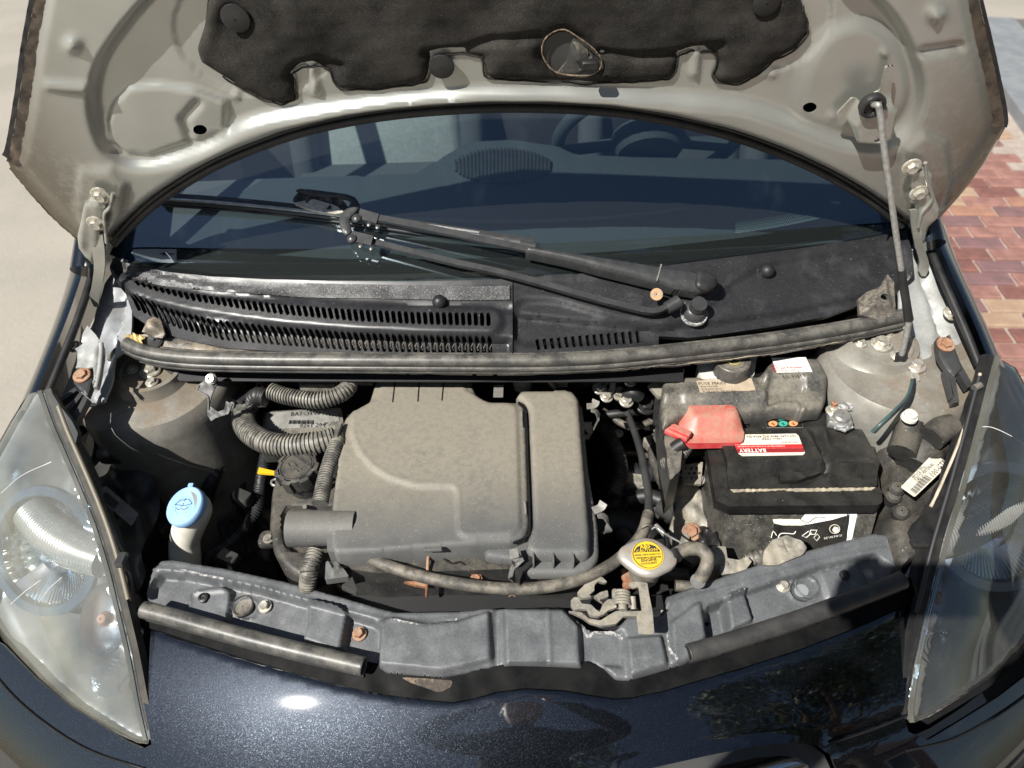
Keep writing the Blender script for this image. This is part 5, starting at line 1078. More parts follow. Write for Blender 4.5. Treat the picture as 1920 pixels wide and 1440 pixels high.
lathe('corroded_collar', [(.015, 0), (.0165, .004), (.014, .006)], P3(1577, 796, .793), (0, 0, 1), m_chalk, nt_, 20, lobes=lambda a, h: 1+.1*math.sin(7*a))
band_pts = path([(1570, 768, .806), (1585, 763, .808), (1602, 764, .806), (1612, 772, .80), (1618, 788, .785), (1616, 800, .77)])
tube('strap', band_pts, .0072, m_chalk, nt_, seg=10)
gl = T('earth_lead', 'green black earth lead bolted to the right strut tower', 'cable', P3(1680, 750, .82))
for dx in (0, 3): tube('wire', path([(1711+dx, 712, .858), (1708+dx, 728, .862), (1699+dx, 748, .864), (1676+dx, 772, .862), (1650+dx, 796, .852), (1636+dx, 810, .838)]), .0028, m_corrd if dx else M('teal_black_wire', (.05, .09, .085), None, .35), gl, seg=8)
box('ring_lug', P3(1715, 705, .846), (.012, .020, .006), m_steelw, gl, up=(.25, 1, 0)); bolt(P3(1718, 686, .850), (0, -.1, 1), .0088, m_fleshy, gl, washer=1.6)
# fuse box behind the battery
fb = T('fuse_box', 'dusty black fuse box with a raised right end and two paper stickers', 'fuse box', P3(1400, 770, .76))
FB = pl(.822, .78, .03)
fbo = rnd([(1244, 712), (1250, 706), (1310, 704), (1330, 710), (1425, 704), (1436, 690), (1452, 678), (1530, 676), (1540, 686), (1553, 716), (1552, 742), (1546, 756), (1505, 766), (1500, 758), (1420, 760), (1285, 764), (1245, 790), (1240, 750)], 5)
tall = rnd([(1425, 710), (1436, 688), (1452, 678), (1528, 676), (1542, 690), (1553, 716), (1552, 760), (1504, 760), (1500, 745), (1440, 748)], 8)
tall2 = rnd([(1440, 712), (1500, 712), (1510, 722), (1508, 762), (1442, 752)], 6)
sheet('lid', fbo, FB, m_fuse, 4, lambda P: rim(P, fbo, .010, 10)+.012*ss(sd(P, tall), -5, 8)-.016*ss(P[:, 1], 712, 730)*ss(sd(P, tall), -4, 6)-.006*ss(sd(P, tall2), -3, 3)-.010*ss(P[:, 1], 736, 752)*(1-ss(P[:, 0], 1440, 1460))+.003*ss(sd(P, rnd([(1270, 706), (1440, 704), (1440, 750), (1282, 752)], 8)), -4, 6), thick=.02, parent=fb, ang=60)
sheet('base', [(1244, 716), (1300, 712), (1546, 730), (1546, 754), (1420, 756), (1290, 762), (1282, 850), (1262, 870), (1252, 800)], FB, m_fuse, 8, lambda P: .002*lump(P, 20, 4), thick=.08, parent=fb, lift=-.036)
stk = sheet('paper_sticker', [(1443, 683), (1507, 682), (1519, 709), (1453, 711)], FB.up(.0), m_labelw, 6, lambda P: .0135-.0*P[:, 0], thick=.0005, parent=fb)
SKS = FB.up(.0136)
text('van Kerselaar', (1463, 692), (1505, 690), SKS, m_inkred, stk, lift=.0006, bold=.02); text('KENTEKEN VERVALT', (1449, 697), (1508, 695.5), SKS, m_inkred, stk, lift=.0006)
text('dd 31-1-17', (1460, 702.5), (1500, 701), SKS, m_hldark, stk, lift=.0006, bold=-.01); text('km 93857', (1468, 708.5), (1510, 706), SKS, m_hldark, stk, lift=.0006)
tube('oval_emblem', [SKS.up(.0006).p(*q) for q in ell(1453, 687.5, 6, 2.8, 14)], .0004, m_inkred, stk, seg=5, n=1, closed=True)
s2 = sheet('tan_sticker', [(1305, 717), (1408, 712), (1416, 735), (1312, 739)], FB, m_tanlabel, 6, lambda P: .0036+.0006*lump(P, 20, 3), thick=.0005, parent=fb)
for i, (xa, xb) in enumerate(((1310, 1360), (1314, 1345), (1316, 1355), (1318, 1380))): text('FUSE MAIN RELAY BOX'[:9+3*i], (xa, 722+i*4.6), (xb, 721.2+i*4.6), FB.up(.0042), m_fuse, s2, lift=.0008)
# brake fluid reservoir
bf = T('brake_reservoir', 'translucent tan brake fluid reservoir with ribbed black cap behind the fuse box', 'reservoir', P3(1375, 700, .80))
sheet('tank', rnd([(1308, 672), (1420, 664), (1414, 705), (1318, 710), (1310, 700)], 6), H(.828), m_white, 6, None, thick=.05, parent=bf)
lathe('cap', [(.0265, -.024), (.0275, -.006), (.0265, 0), (.0255, .001), (.0245, -.0005), (.0180, -.0005), (.0175, .0006), (.012, .0006), (.0115, 0), (.001, .0)], P3(1375, 676, .852), (0, -.05, 1), m_fuse, bf, 72, lobes=lambda a, h: 1+(.025 if (int(a*36/math.pi/1.0) % 2 == 0 and h < -.002) else 0), cap=False, ang=30)
tube('cap_ring_print', [P3(1375, 676, .8525)+np.array([.010*math.cos(t), .010*math.sin(t), .0008]) for t in np.linspace(0, 6.28, 20)[:-1]], .0005, m_symy, bf, seg=5, n=1, closed=True)
# clutter under and left of the battery
cl = T('battery_clamp', 'pale dusty cast bracket and perforated plate left of the battery', 'bracket', P3(1300, 960, .60))
CL = pl(.66, .70, .3)
sheet('cast_bracket', [(1262, 900), (1300, 890), (1318, 930), (1330, 990), (1330, 1040), (1300, 1060), (1272, 1040), (1256, 990), (1268, 950)], CL, m_cast, 5, lambda P: .005*lump(P, 40, 6), thick=.02, parent=cl)
pv_ = [ell(x+(6 if j % 2 else 0), 878+j*9, 3.2, 3.2, 6) for j in range(3) for x in (1286, 1296, 1306)]
sheet('perforated_plate', [(1279, 872), (1318, 866), (1314, 908), (1281, 906)], pl(.70, .70, .3), m_cast, 5, None, holes=pv_, thick=.006, parent=cl)
bolt(P3(1309, 899, .705), (0, -.3, 1), .007, m_fleshy, cl); bolt(P3(1296, 998, .70), (-.2, -.4, 1), .009, m_rust, cl)
box('lever', P3(1285, 1010, .70), (.012, .05, .01), m_cast, cl, up=(.45, 1, .1)); box('block', P3(1345, 1060, .70), (.02, .03, .05), m_cast, cl, up=(.1, 1, 0))
sheet('rubber_flap', [(1310, 1000), (1325, 990), (1345, 1000), (1352, 1040), (1340, 1075), (1322, 1060)], pl(.69, .6, .3), m_rubberdark, 5, lambda P: .006*lump(P, 30, 2), thick=.01, parent=cl)
cb = T('connector_block', 'dusty star embossed plastic connector in front of the battery', 'connector', P3(1460, 1030, .68))
CB = pl(.725, .56, .35)
sheet('shell', rnd([(1432, 1034), (1448, 1012), (1476, 1003), (1502, 1014), (1514, 1026), (1505, 1040), (1456, 1060), (1430, 1060)], 4), CB, m_cast, 4, lambda P: .0015*lump(P, 26, 3)+ridge(P, [(1462, 1023), (1476, 1024), (1480, 1034)], -.003, 2)+ridge(P, [(1470, 1014), (1476, 1024), (1486, 1022)], -.003, 2), thick=.03, parent=cb)
sheet('shell', rnd([(1350, 1052), (1362, 1046), (1386, 1050), (1400, 1044), (1410, 1052), (1396, 1072), (1350, 1078)], 3), CB.up(-.01), m_cast, 4, lambda P: .001*lump(P, 18, 9), thick=.03, parent=cb)
tube('sleeve', path([(1400, 1052, .705), (1416, 1046, .71), (1436, 1044, .71)]), .009, m_corr, cb, corr=(.006, .001))
for k in range(22):                               # extra grime-dark pipes deep in the bay
    x = random.uniform(-.45, .5); y = random.uniform(.55, .92); z = random.uniform(.42, .58)
    if -.35 < x < .12: z -= .05
    q = np.array([random.uniform(-.12, .12), random.uniform(-.08, .08), random.uniform(-.03, .05)])
    tube('deep_pipe', [(x, y, z), (x+q[0]*.5, y+q[1]*.2, z+q[2]), (x+q[0], y+q[1], z)], random.uniform(.006, .018), random.choice([m_dark, m_rubberdark, m_plastic]), car, seg=8)
box('engine_block', (-.12, .74, .50), (.40, .26, .26), m_dark, car, bev=.03); box('gearbox', (.22, .70, .46), (.26, .24, .2), m_dark, car, bev=.04)

# ---------------------------------------------------------------- more hardware in the gaps of the bay
eg = T('engine_parts', 'grimy pipes, connectors and castings in shade between air filter box and battery', 'engine parts', P3(1180, 900, .55))
random.seed(21)
for pts_, r, m_, cg in (
    ([(1120, 790, .66), (1150, 830, .66), (1165, 880, .655), (1150, 930, .65)], .011, m_plastic, (.006, .001)),
    ([(1240, 800, .68), (1225, 850, .66), (1240, 900, .65), (1262, 930, .64)], .009, m_plastic, None),
    ([(1130, 770, .70), (1180, 800, .69), (1220, 790, .69), (1250, 770, .70)], .006, m_hose, None),
    ([(1180, 940, .62), (1210, 930, .63), (1250, 945, .63), (1275, 985, .63)], .013, m_rubberdark, None),
    ([(1120, 860, .60), (1180, 850, .61), (1240, 860, .60)], .005, m_hose, None),
    ([(1165, 1000, .62), (1195, 1040, .63), (1240, 1075, .63), (1290, 1080, .63)], .012, m_plastic, None),
    ([(1230, 985, .68), (1250, 1010, .68), (1248, 1040, .67)], .004, m_zinc, None)):
    tube('pipe', path(pts_), r, m_, eg, corr=cg, seg=12)
for x, y, z, a in ((1140, 800, .66, .4), (1225, 830, .66, -.5), (1190, 905, .63, .2), (1250, 955, .65, .9), (1150, 960, .60, -.3)):
    box('connector', P3(x, y, z), (.030, .022, .024), random.choice([m_plastic, m_hldark, m_cast]), eg, up=(a, 1, .1), bev=.003); bolt(P3(x+20, y+12, z), (.1, -.3, 1), .0055, random.choice([m_cast, m_steelw]), eg)
sheet('casting', [(1118, 850), (1180, 830), (1240, 880), (1250, 960), (1190, 1010), (1130, 960)], H(.58), m_cast if 0 else m_plastic, 6, lambda P: .02*lump(P, 50, 5), thick=.05, parent=eg)
lm = T('wiring_loom', 'dark wiring loom with clips and connectors in shade beside the washer filler', 'wiring loom', P3(430, 950, .55))
for pts_, r, m_, cg in (
    ([(400, 1040, .60), (440, 1010, .60), (480, 960, .60), (490, 900, .62), (500, 850, .66)], .010, m_corrd, (.005, .001)),
    ([(300, 900, .58), (330, 860, .60), (380, 850, .60), (420, 880, .60)], .009, m_plastic, None),
    ([(380, 1080, .60), (395, 1040, .61), (410, 1060, .60), (400, 1090, .60)], .009, m_corrd, (.005, .001)),
    ([(250, 1050, .60), (280, 1010, .60), (300, 960, .58)], .007, m_plastic, None),
    ([(440, 860, .62), (455, 900, .60), (450, 960, .58), (470, 1040, .58)], .006, m_rubberdark, None)):
    tube('cable', path(pts_), r, m_, lm, corr=cg, seg=12)
for x, y, z in ((455, 935, .62), (430, 1050, .62), (300, 990, .60)): box('connector', P3(x, y, z), (.034, .022, .024), m_hldark, lm, up=(.5, 1, 0), bev=.003)
sheet('casting', [(400, 880), (470, 850), (510, 900), (505, 1040), (450, 1070), (410, 1000)], H(.54), m_plastic, 6, lambda P: .018*lump(P, 46, 9), thick=.05, parent=lm)
lw = T('wiring_loom', 'pale taped wiring loom with rusty bolts low down behind the front panel', 'wiring loom', P3(740, 1110, .64))
tube('cable', path([(650, 1085, .68), (690, 1090, .68), (730, 1108, .68), (760, 1130, .67), (800, 1140, .67)]), .0085, m_corr, lw, corr=(.007, .0004), seg=12)
tube('cable', path([(720, 1080, .67), (742, 1112, .68), (770, 1128, .68), (820, 1136, .67), (880, 1132, .66)]), .005, m_plastic, lw, seg=10)
box('connector', P3(655, 1092, .685), (.05, .028, .022), m_hldark, lw, up=(.6, 1, 0), bev=.003); box('cross_brace', P3(880, 1110, .65), (.26, .025, .02), m_plastic, lw, bev=.004)
for x, y in ((722, 1084), (848, 1112), (960, 1124)): bolt(P3(x, y, .69), (0, -.3, 1), .006, m_rust, lw)
# ---------------------------------------------------------------- front panel (slam panel cover)
fp = T('front_panel', 'grey black plastic cover along the front edge of the engine bay', 'front panel', XM.p(960, 1200))
ct = [(285, 1062), (301, 1050), (320, 1048), (423, 1065), (529, 1088), (626, 1114), (707, 1138), (744, 1147), (862, 1145), (923, 1138), (943, 1140), (1000, 1138), (1057, 1139), (1068, 1149), (1086, 1163), (1102, 1179), (1128, 1183), (1155, 1181), (1175, 1156), (1210, 1154), (1244, 1151), (1250, 1118), (1309, 1096), (1447, 1049), (1610, 1006), (1642, 998), (1663, 1001), (1679, 1021), (1691, 1061), (1697, 1084)]
cbm = [(1690, 1096), (1600, 1122), (1480, 1160), (1366, 1194), (1285, 1243), (1228, 1260), (1179, 1274), (1155, 1272), (1130, 1250), (1110, 1241), (1090, 1252), (1020, 1249), (960, 1248), (931, 1250), (870, 1262), (829, 1269), (780, 1265), (724, 1260), (711, 1251), (679, 1243), (600, 1224), (464, 1205), (350, 1172), (265, 1136)]
fpo = rnd(ct+cbm, 4, 2)
L1 = [(296, 1066), (350, 1072), (480, 1098), (560, 1120), (640, 1142), (730, 1164), (800, 1166), (860, 1158)]
L2 = [(1252, 1132), (1330, 1112), (1440, 1080), (1545, 1050), (1600, 1040), (1660, 1030)]
low1 = [(300, 1074), (350, 1078), (480, 1104), (560, 1126), (640, 1148), (700, 1166), (715, 1180), (708, 1260), (200, 1190), (262, 1130)]
low2 = [(1330, 1136), (1440, 1096), (1540, 1062), (1640, 1040), (1700, 1080), (1690, 1130), (1340, 1230), (1322, 1180)]
def r_f(P):
    h = rim(P, fpo, .004, 5)-plat(P, low1, .016, 4)-plat(P, low2, .015, 4)
    h = h+plat(P, rnd([(350, 1112), (362, 1102), (412, 1094), (430, 1106), (422, 1160), (400, 1172), (345, 1160)], 4), .011, 4)-plat(P, rnd([(356, 1112), (420, 1106), (415, 1170), (350, 1160)], 5), .002, 3)
    h = h+plat(P, rnd([(576, 1134), (584, 1127), (636, 1140), (652, 1150), (640, 1215), (628, 1222), (566, 1200), (576, 1165)], 4), .018, 4)
    h = h+plat(P, rnd([(712, 1168), (735, 1160), (800, 1172), (860, 1166), (918, 1148), (922, 1240), (830, 1262), (712, 1250)], 6), .009, 5)
    h = h-ridge(P, [(931, 1140), (931, 1250)], .004, 7)+plat(P, [(945, 1144), (1056, 1146), (1084, 1176), (1088, 1250), (948, 1248)], .009, 4)+ridge(P, [(1027, 1140), (1032, 1248)], .0015, 4)
    h = h-plat(P, [(1088, 1168), (1104, 1188), (1168, 1184), (1168, 1250), (1112, 1246), (1092, 1256)], .006, 4)
    h = h+plat(P, rnd([(1174, 1198), (1238, 1194), (1250, 1248), (1180, 1270)], 4), .010, 4)+plat(P, rnd([(1160, 1176), (1176, 1156), (1240, 1156), (1246, 1178), (1238, 1192), (1176, 1196)], 4), .002, 4)
    h = h+plat(P, rnd([(1256, 1170), (1300, 1136), (1312, 1130), (1322, 1196), (1290, 1238), (1262, 1244)], 4), .008, 5)
    h = h+plat(P, rnd([(1362, 1118), (1396, 1104), (1414, 1160), (1372, 1180)], 4), .013, 4)-plat(P, rnd([(1318, 1146), (1358, 1128), (1368, 1180), (1330, 1196)], 4), .010, 4)
    h = h+plat(P, rnd([(1540, 1066), (1610, 1048), (1640, 1100), (1560, 1120)], 8), .006, 6)
    h = h+ridge(P, L1, .0016, 3)+ridge(P, L2, .002, 4)
    for x, y, r in ((454, 1135, 22), (1514, 1098, 26)): d = np.hypot(P[:, 0]-x, (P[:, 1]-y)*1.12); h = h+.003*np.exp(-((d-r)/4)**2)-.004*ss(r-d, -2, 4)
    return h+.0006*lump(P, 50, 2)
sheet('cover', fpo, XM, m_plastic2, 4, r_f, holes=[ell(378, 1121, 9, 7, 12), ell(1334, 1158, 4.5, 4, 8)], thick=.012, parent=fp, ang=60)
sheet('hole_back', [(340, 1100), (1360, 1100), (1360, 1190), (340, 1180)], XM, m_black, 40, None, thick=.002, parent=fp, lift=-.032)
# white corrosion traces on the raised edges
for ln, w in (([(735, 1163), (760, 1170), (800, 1174), (850, 1166), (856, 1160)], 2), ([(1100, 1192), (1120, 1186), (1150, 1186), (1168, 1196)], 3), ([(340, 1068), (380, 1078), (420, 1086)], 2), ([(1250, 1190), (1256, 1220), (1268, 1240)], 2)):
    band('corrosion_trace', cr(ln, 5), XM, -w, w, m_chalk, .0008, .0006, fp, 3, rel=r_f)
for x, y, r in ((454, 1135, .0148), (1514, 1098, .0168)):
    lathe('round_plug', [(r, -.006), (r, -.001), (r*.9, .0005), (r*.84, -.002), (r*.6, -.003), (.001, -.0032)], XM.up(-.013).p(x, y), XM.n(x, y), m_fuse if x < 900 else m_plastic2, fp, 32, cap=False)
sheet('plug_disc', ell(1510, 1100, 14, 12, 20, .3), XM, m_kerb, 5, None, thick=.0005, parent=fp, lift=-.0145)
for x, y, m_ in ((497, 1137, m_steelw), (1468, 1099, m_steelw), (674, 1189, m_rust)):
    bolt(XM.up(-.014).p(x, y), XM.n(x, y), .0058, m_, fp, washer=1.6, h=1.2)
for x, y in ((380, 1120), (1585, 1077)): lathe('screw', [(.0068, -.004), (.0066, 0), (.004, .001), (.0035, -.0008), (.001, -.001)], XM.up(-.003).p(x, y), XM.n(x, y), m_rubberdark, fp, 18, cap=False)
# bonnet seals lying on the front panel
def seal(label, pts_, r=.0115, mat=None):
    mat = mat or m_rubber
    s_ = T('bonnet_seal', label, 'seal', XM.p(*pts_[len(pts_)//2])); P_ = [XM.up(.013).p(*q) for q in pts_]; tube('bead', P_, r, mat, s_, seg=16, n=8)
    e = P_[-1] if pts_[0][0] < 900 else P_[0]; f = P_[-2] if pts_[0][0] < 900 else P_[1]; d = (e-f)/np.linalg.norm(e-f)
    lathe('hollow_end', [(r*.8, .0006), (.001, .0008)], e, d, m_black, s_, 18, cap=False); tube('end_rim', [e+d*.0008+frame(d)[0]*r*.9*math.cos(t)+frame(d)[1]*r*.9*math.sin(t) for t in np.linspace(0, 6.283, 16, endpoint=False)], .0012, mat, s_, seg=6, n=1, closed=True)
    sheet('foot', [(a, b+4) for a, b in pts_]+[(a, b+19) for a, b in pts_[::-1]], XM, m_rubberdark, 8, None, thick=.004, parent=s_, lift=-.004)
seal('left dusty rubber tube seal lying on the front panel', [(270, 1143), (330, 1159), (400, 1179), (480, 1201), (560, 1221), (620, 1235), (680, 1249)])
seal('right black rubber tube seal lying on the front panel', [(1293, 1224), (1350, 1208), (1420, 1186), (1500, 1160), (1580, 1131), (1640, 1108), (1692, 1088)], mat=M('cleaner_rubber', (.03, .03, .031), (.055, .054, .05), .5, sc=30))
# latch
lt = T('bonnet_latch', 'dusty cast metal bonnet latch with spring and hook at the front', 'latch', P3(1130, 1150, .71))
LT = pl(.742, .52, .15)
def pc(name, o_, lift=0, mat=m_cast, t=.006): return sheet(name, rnd(o_, 2, 2), LT, mat, 4, None, thick=t, parent=lt, lift=lift, ang=25)
pc('striker_hook', [(1094, 1106), (1097, 1096), (1106, 1083), (1112, 1083), (1128, 1091), (1137, 1100), (1130, 1101), (1120, 1098), (1113, 1106), (1113, 1116), (1103, 1124), (1108, 1128), (1086, 1130), (1081, 1120), (1086, 1114)], .014)
pc('pawl', [(1070, 1128), (1076, 1122), (1084, 1122), (1090, 1134), (1108, 1136), (1118, 1146), (1124, 1150), (1130, 1134), (1140, 1126), (1152, 1126), (1156, 1134), (1154, 1142), (1140, 1146), (1132, 1154), (1120, 1158), (1106, 1156), (1100, 1144), (1086, 1144), (1076, 1146), (1070, 1138)], .004)
pc('pawl', [(1112, 1124), (1124, 1116), (1138, 1112), (1140, 1124), (1122, 1130), (1130, 1136)], .009)
pc('mount_plate', [(1066, 1142), (1090, 1144), (1104, 1156), (1126, 1160), (1142, 1150), (1156, 1142), (1200, 1142), (1246, 1140), (1236, 1150), (1170, 1152), (1156, 1166), (1128, 1170), (1106, 1164), (1092, 1154)], -.006)
pc('lever_arm', [(1174, 1106), (1186, 1103), (1210, 1105), (1214, 1130), (1220, 1160), (1223, 1198), (1220, 1201), (1194, 1200), (1190, 1166), (1196, 1162), (1200, 1158), (1194, 1112), (1184, 1116), (1176, 1112)], .020, m_cast, .003)
a, b = LT.up(.008).p(1166, 1110), LT.up(.006).p(1168, 1144)
tube('pivot', [a, b], .0055, m_cast, lt); t_ = np.linspace(0, 1, 90)
ax_ = (b-a); ex = np.cross(ax_, (0, 0, 1.)); ex /= np.linalg.norm(ex); ez = np.cross(ex, ax_); ez /= np.linalg.norm(ez)
tube('spring', [a+ax_*t*.8+(ex*math.cos(t*31.4)+ez*math.sin(t*31.4))*.0095 for t in t_], .0019, m_cast, lt, seg=6, n=1)
tube('pin', [LT.up(.01).p(1186, 1118), LT.up(.004).p(1188, 1142)], .004, m_cast, lt)
pc('spring_tab', [(1146, 1112), (1152, 1109), (1158, 1114), (1156, 1126), (1147, 1126)], .010)
# radiator cap
rd = T('radiator_cap', 'silver pressure cap with round yellow CAUTION label on the radiator neck', 'radiator cap', P3(1213, 1080, .72))
rp0 = P3(1214, 1043, .775); rn = np.array([-.02, -.12, 1.])
def ears(a, h): return 1+.34*max(0, math.cos(a+.0))**8+.34*max(0, -math.cos(a+.0))**8
lathe('cap_rim', [(.0275, -.010), (.0285, -.006), (.0278, -.001), (.026, .001), (.0215, .0025), (.001, .0028)], rp0, rn, m_fleshy, rd, 64, lobes=ears, cap=False, up=(.18, 1, 0), sy=.98)
lathe('caution_label', [(.0205, .0026), (.0205, .0036), (.0001, .0037)], rp0, rn, m_capy, rd, 40, cap=False)
_R = .0192
RS = Z(lambda x, y: rp0[2]+.0040-((x-rp0[0])*rn[0]+(y-rp0[1])*rn[1])/rn[2])
tube('label_ring', [RS.p(1215, 1043)*0+rp0+np.array([_R*math.cos(t), _R*math.sin(t), .0042+.12*_R*math.sin(t)]) for t in np.linspace(0, 6.283, 30, endpoint=False)], .00035, m_ink, rd, seg=5, n=1, closed=True)
sheet('label_head', [(1188, 1036), (1194, 1026), (1204, 1021), (1216, 1020), (1228, 1024), (1237, 1032), (1237, 1034)], RS, m_ink, 4, None, thick=.0002, parent=rd, lift=.0002)
text('ABS', (1200, 1030), (1220, 1027), RS, m_capy, rd, lift=.0008, bold=.03); text('CAUTION', (1193, 1037), (1233, 1033), RS, m_capy, rd, lift=.0008, bold=.02)
for i, (s_, xa, xb) in enumerate((('NEVER OPEN WHEN HOT', 1190, 1240), ('WARNING PRESSURE', 1193, 1240), ('ENGINE', 1203, 1232), ('COOLANT', 1202, 1232))): text(s_, (xa, 1043+i*5.6), (xb, 1040+i*5.6), RS, m_ink, rd, lift=.0006, bold=.01)
lathe('filler_neck', [(.020, -.05), (.020, -.022), (.025, -.018), (.025, -.009)], rp0, rn, m_cast, rd, 32)
tube('overflow_spout', [rp0+np.array([.02, .004, -.004]), P3(1262, 1043, .768)], .0075, m_fleshy, rd)
box('neck_bracket', P3(1186, 1085, .71), (.03, .03, .01), m_rust, rd, bev=.003)

# ---------------------------------------------------------------- headlight rear housings and brackets
hh = T('headlight_housing', 'dark headlight rear housing in shade with a barcode sticker', 'headlight housing', P3(240, 930, .62))
HB = Z(lambda x, y: .70+.10*(y-.7)-.55*np.abs(np.abs(x)-.60))
sheet('shell', rnd([(170, 800), (215, 790), (240, 830), (290, 880), (300, 960), (262, 1040), (276, 1070), (262, 1110), (230, 1100), (190, 980), (165, 900)], 10), HB, m_hldark, 8, lambda P: .010*lump(P, 60, 3), thick=.05, parent=hh)
tube('adjuster', path([(200, 850, .72), (222, 848, .73), (246, 852, .72)]), .018, m_hldark, hh); lathe('adjuster_bolt', [(.0085, 0), (.0085, .005), (.0065, .006), (.006, .012)], P3(233, 838, .752), (-.2, -.2, 1), m_zinc, hh, 18)
HB2 = pl(.742, .70, .2)
def lab(pts_, parent, surf, mat, lines, bars):
    s_ = sheet('sticker', rnd(pts_, 3), surf, mat, 6, None, thick=.0005, parent=parent, lift=.0)
    o_ = np.array(pts_, float); A = lambda u, v: tuple(o_[0]*(1-u)*(1-v)+o_[1]*u*(1-v)+o_[2]*u*v+o_[3]*(1-u)*v)
    for s, u0, u1, v in lines: text(s, A(u0, v), A(u1, v), surf, m_ink, s_, lift=.0009)
    for k in range(20):
        u0 = bars[0]+(bars[1]-bars[0])*k/20; w_ = (bars[1]-bars[0])/20*(.62 if k % 3 else .35)
        sheet('barcode_bar', [A(u0, bars[2]), A(u0+w_, bars[2]), A(u0+w_, bars[3]), A(u0, bars[3])], surf, m_ink, 12, None, thick=.0001, parent=s_, lift=.0004)
    return s_
lab([(260, 963), (246, 986), (177, 928), (198, 910)][::-1], hh, Z(lambda x, y: .735+.2*(y-.7)), m_labeld, [('E11 02A 00 HCR 01', .05, .45, .90), ('PL 4 A PGJ', .50, .95, .82), ('81170-0H010', .3, .8, .95)], (.30, .92, .12, .50))
rh = T('headlight_housing', 'sunlit dusty headlight rear housing with white adjuster bolt and large sticker', 'headlight housing', P3(1720, 880, .62))
HR = Z(lambda x, y: .752+.22*(y-.72)-.25*(np.abs(x)-.58))
ho = rnd([(1668, 804), (1678, 792), (1700, 780), (1724, 790), (1748, 800), (1780, 800), (1812, 810), (1790, 900), (1760, 980), (1730, 1040), (1700, 1060), (1680, 990), (1690, 940), (1680, 900), (1682, 860), (1660, 840)], 7)
sheet('shell', ho, HR, m_plastic, 6, lambda P: rim(P, ho, .015, 22)+plat(P, rnd([(1694, 812), (1740, 808), (1772, 850), (1740, 890), (1700, 870)], 16), .016, 12)+ridge(P, [(1672, 850), (1690, 800)], .008, 9)-ridge(P, [(1692, 812), (1688, 856), (1712, 880)], .010, 5), thick=.05, parent=rh)
lathe('adjuster_bolt', [(.010, 0), (.0115, .002), (.011, .006), (.0085, .007), (.0085, .012), (.006, .013), (.0055, .010), (.001, .010)], P3(1703, 785, .835), (0, -.1, 1), m_white, rh, 24, cap=False)
tube('adjuster', path([(1745, 822, .815), (1765, 806, .82), (1784, 800, .82)]), .019, m_plastic, rh)
tube('adjuster', path([(1690, 850, .79), (1702, 815, .80), (1704, 792, .81)]), .020, m_plastic, rh)
tube('lamp_cover', path([(1712, 876, .765), (1728, 848, .775), (1748, 828, .78)]), [.026, .031, .026], m_plastic, rh, seg=20)
for q_ in ((1682, 915, .76), (1676, 930, .75), (1690, 960, .75)): lathe('boss', [(.010, -.02), (.011, 0), (.008, .004), (.001, .005)], P3(*q_), (-.2, -.3, 1), m_plastic, rh, 16, cap=False)
lab([(1689, 913), (1748, 852), (1782, 868), (1715, 932)], rh, HR.up(.046), m_label, [('VALEO LUZ SEPA', .30, .62, .12), ('E9 02A 0170', .30, .66, .30), ('PL 26 MATERIAL', .34, .80, .46), ('12V', .28, .38, .58), ('100-GTD', .55, .98, .93)], (.06, .52, .50, .92))
text('01', (1770, 862), (1762, 878), HR.up(.047), m_ink, rh, lift=.002, bold=.02)
# fender brackets: black ribbed plastic with rusty screw
def fb_(label, o_, legs, scr, surf, tri=None):
    t = T('wing_bracket', label, 'bracket', surf.p(*scr))
    sheet('plate', rnd(o_, 3), surf, m_hldark, 4, lambda P: rim(P, rnd(o_, 3), .002, 4), thick=.010, parent=t)
    for l in legs: band('ribbed_leg', dens_line(l[:2], 5), surf, -l[2]/2, l[2]/2, m_hldark, -.004, .012, t, 5)
    bolt(surf.up(.001).p(*scr), surf.n(*scr), .0080, m_rust, t, washer=1.6, h=.6, name='rusty_screw')
    return t
BR = Z(lambda x, y: .868+.30*(y-.80))
b1 = fb_('black ribbed bracket with rusty screw on the left wing rail, in shade', [(142, 688), (172, 686), (172, 716), (162, 742), (146, 728), (136, 716)], [((140, 726), (104, 752), 7), ((150, 734), (118, 776), 7), ((158, 742), (128, 800), 9)], (154, 704), BR)
b2 = fb_('black ribbed bracket with rusty screw on the right wing rail, in sun', [(1757, 632), (1782, 630), (1794, 658), (1806, 690), (1790, 706), (1776, 690), (1762, 668)], [((1786, 690), (1796, 752), 11), ((1798, 680), (1822, 722), 12), ((1776, 690), (1790, 742), 6)], (1773, 646), BR)
sheet('silver_gusset', [(163, 610), (180, 628), (190, 645), (191, 660), (186, 705), (180, 728), (174, 724), (176, 690), (142, 690), (146, 660), (140, 654), (154, 642), (152, 640)], BR.up(.004), m_silver, 5, lambda P: .002*lump(P, 30, 7)+.008*ss(dline(P, [(190, 640), (190, 660), (182, 726)]), 0, 6)-.008, thick=.003, parent=b1)
tube('gusset_edge', [BR.up(.001).p(*q) for q in ((190, 644), (190, 664), (186, 700), (180, 728))], .0035, m_silver, b1)

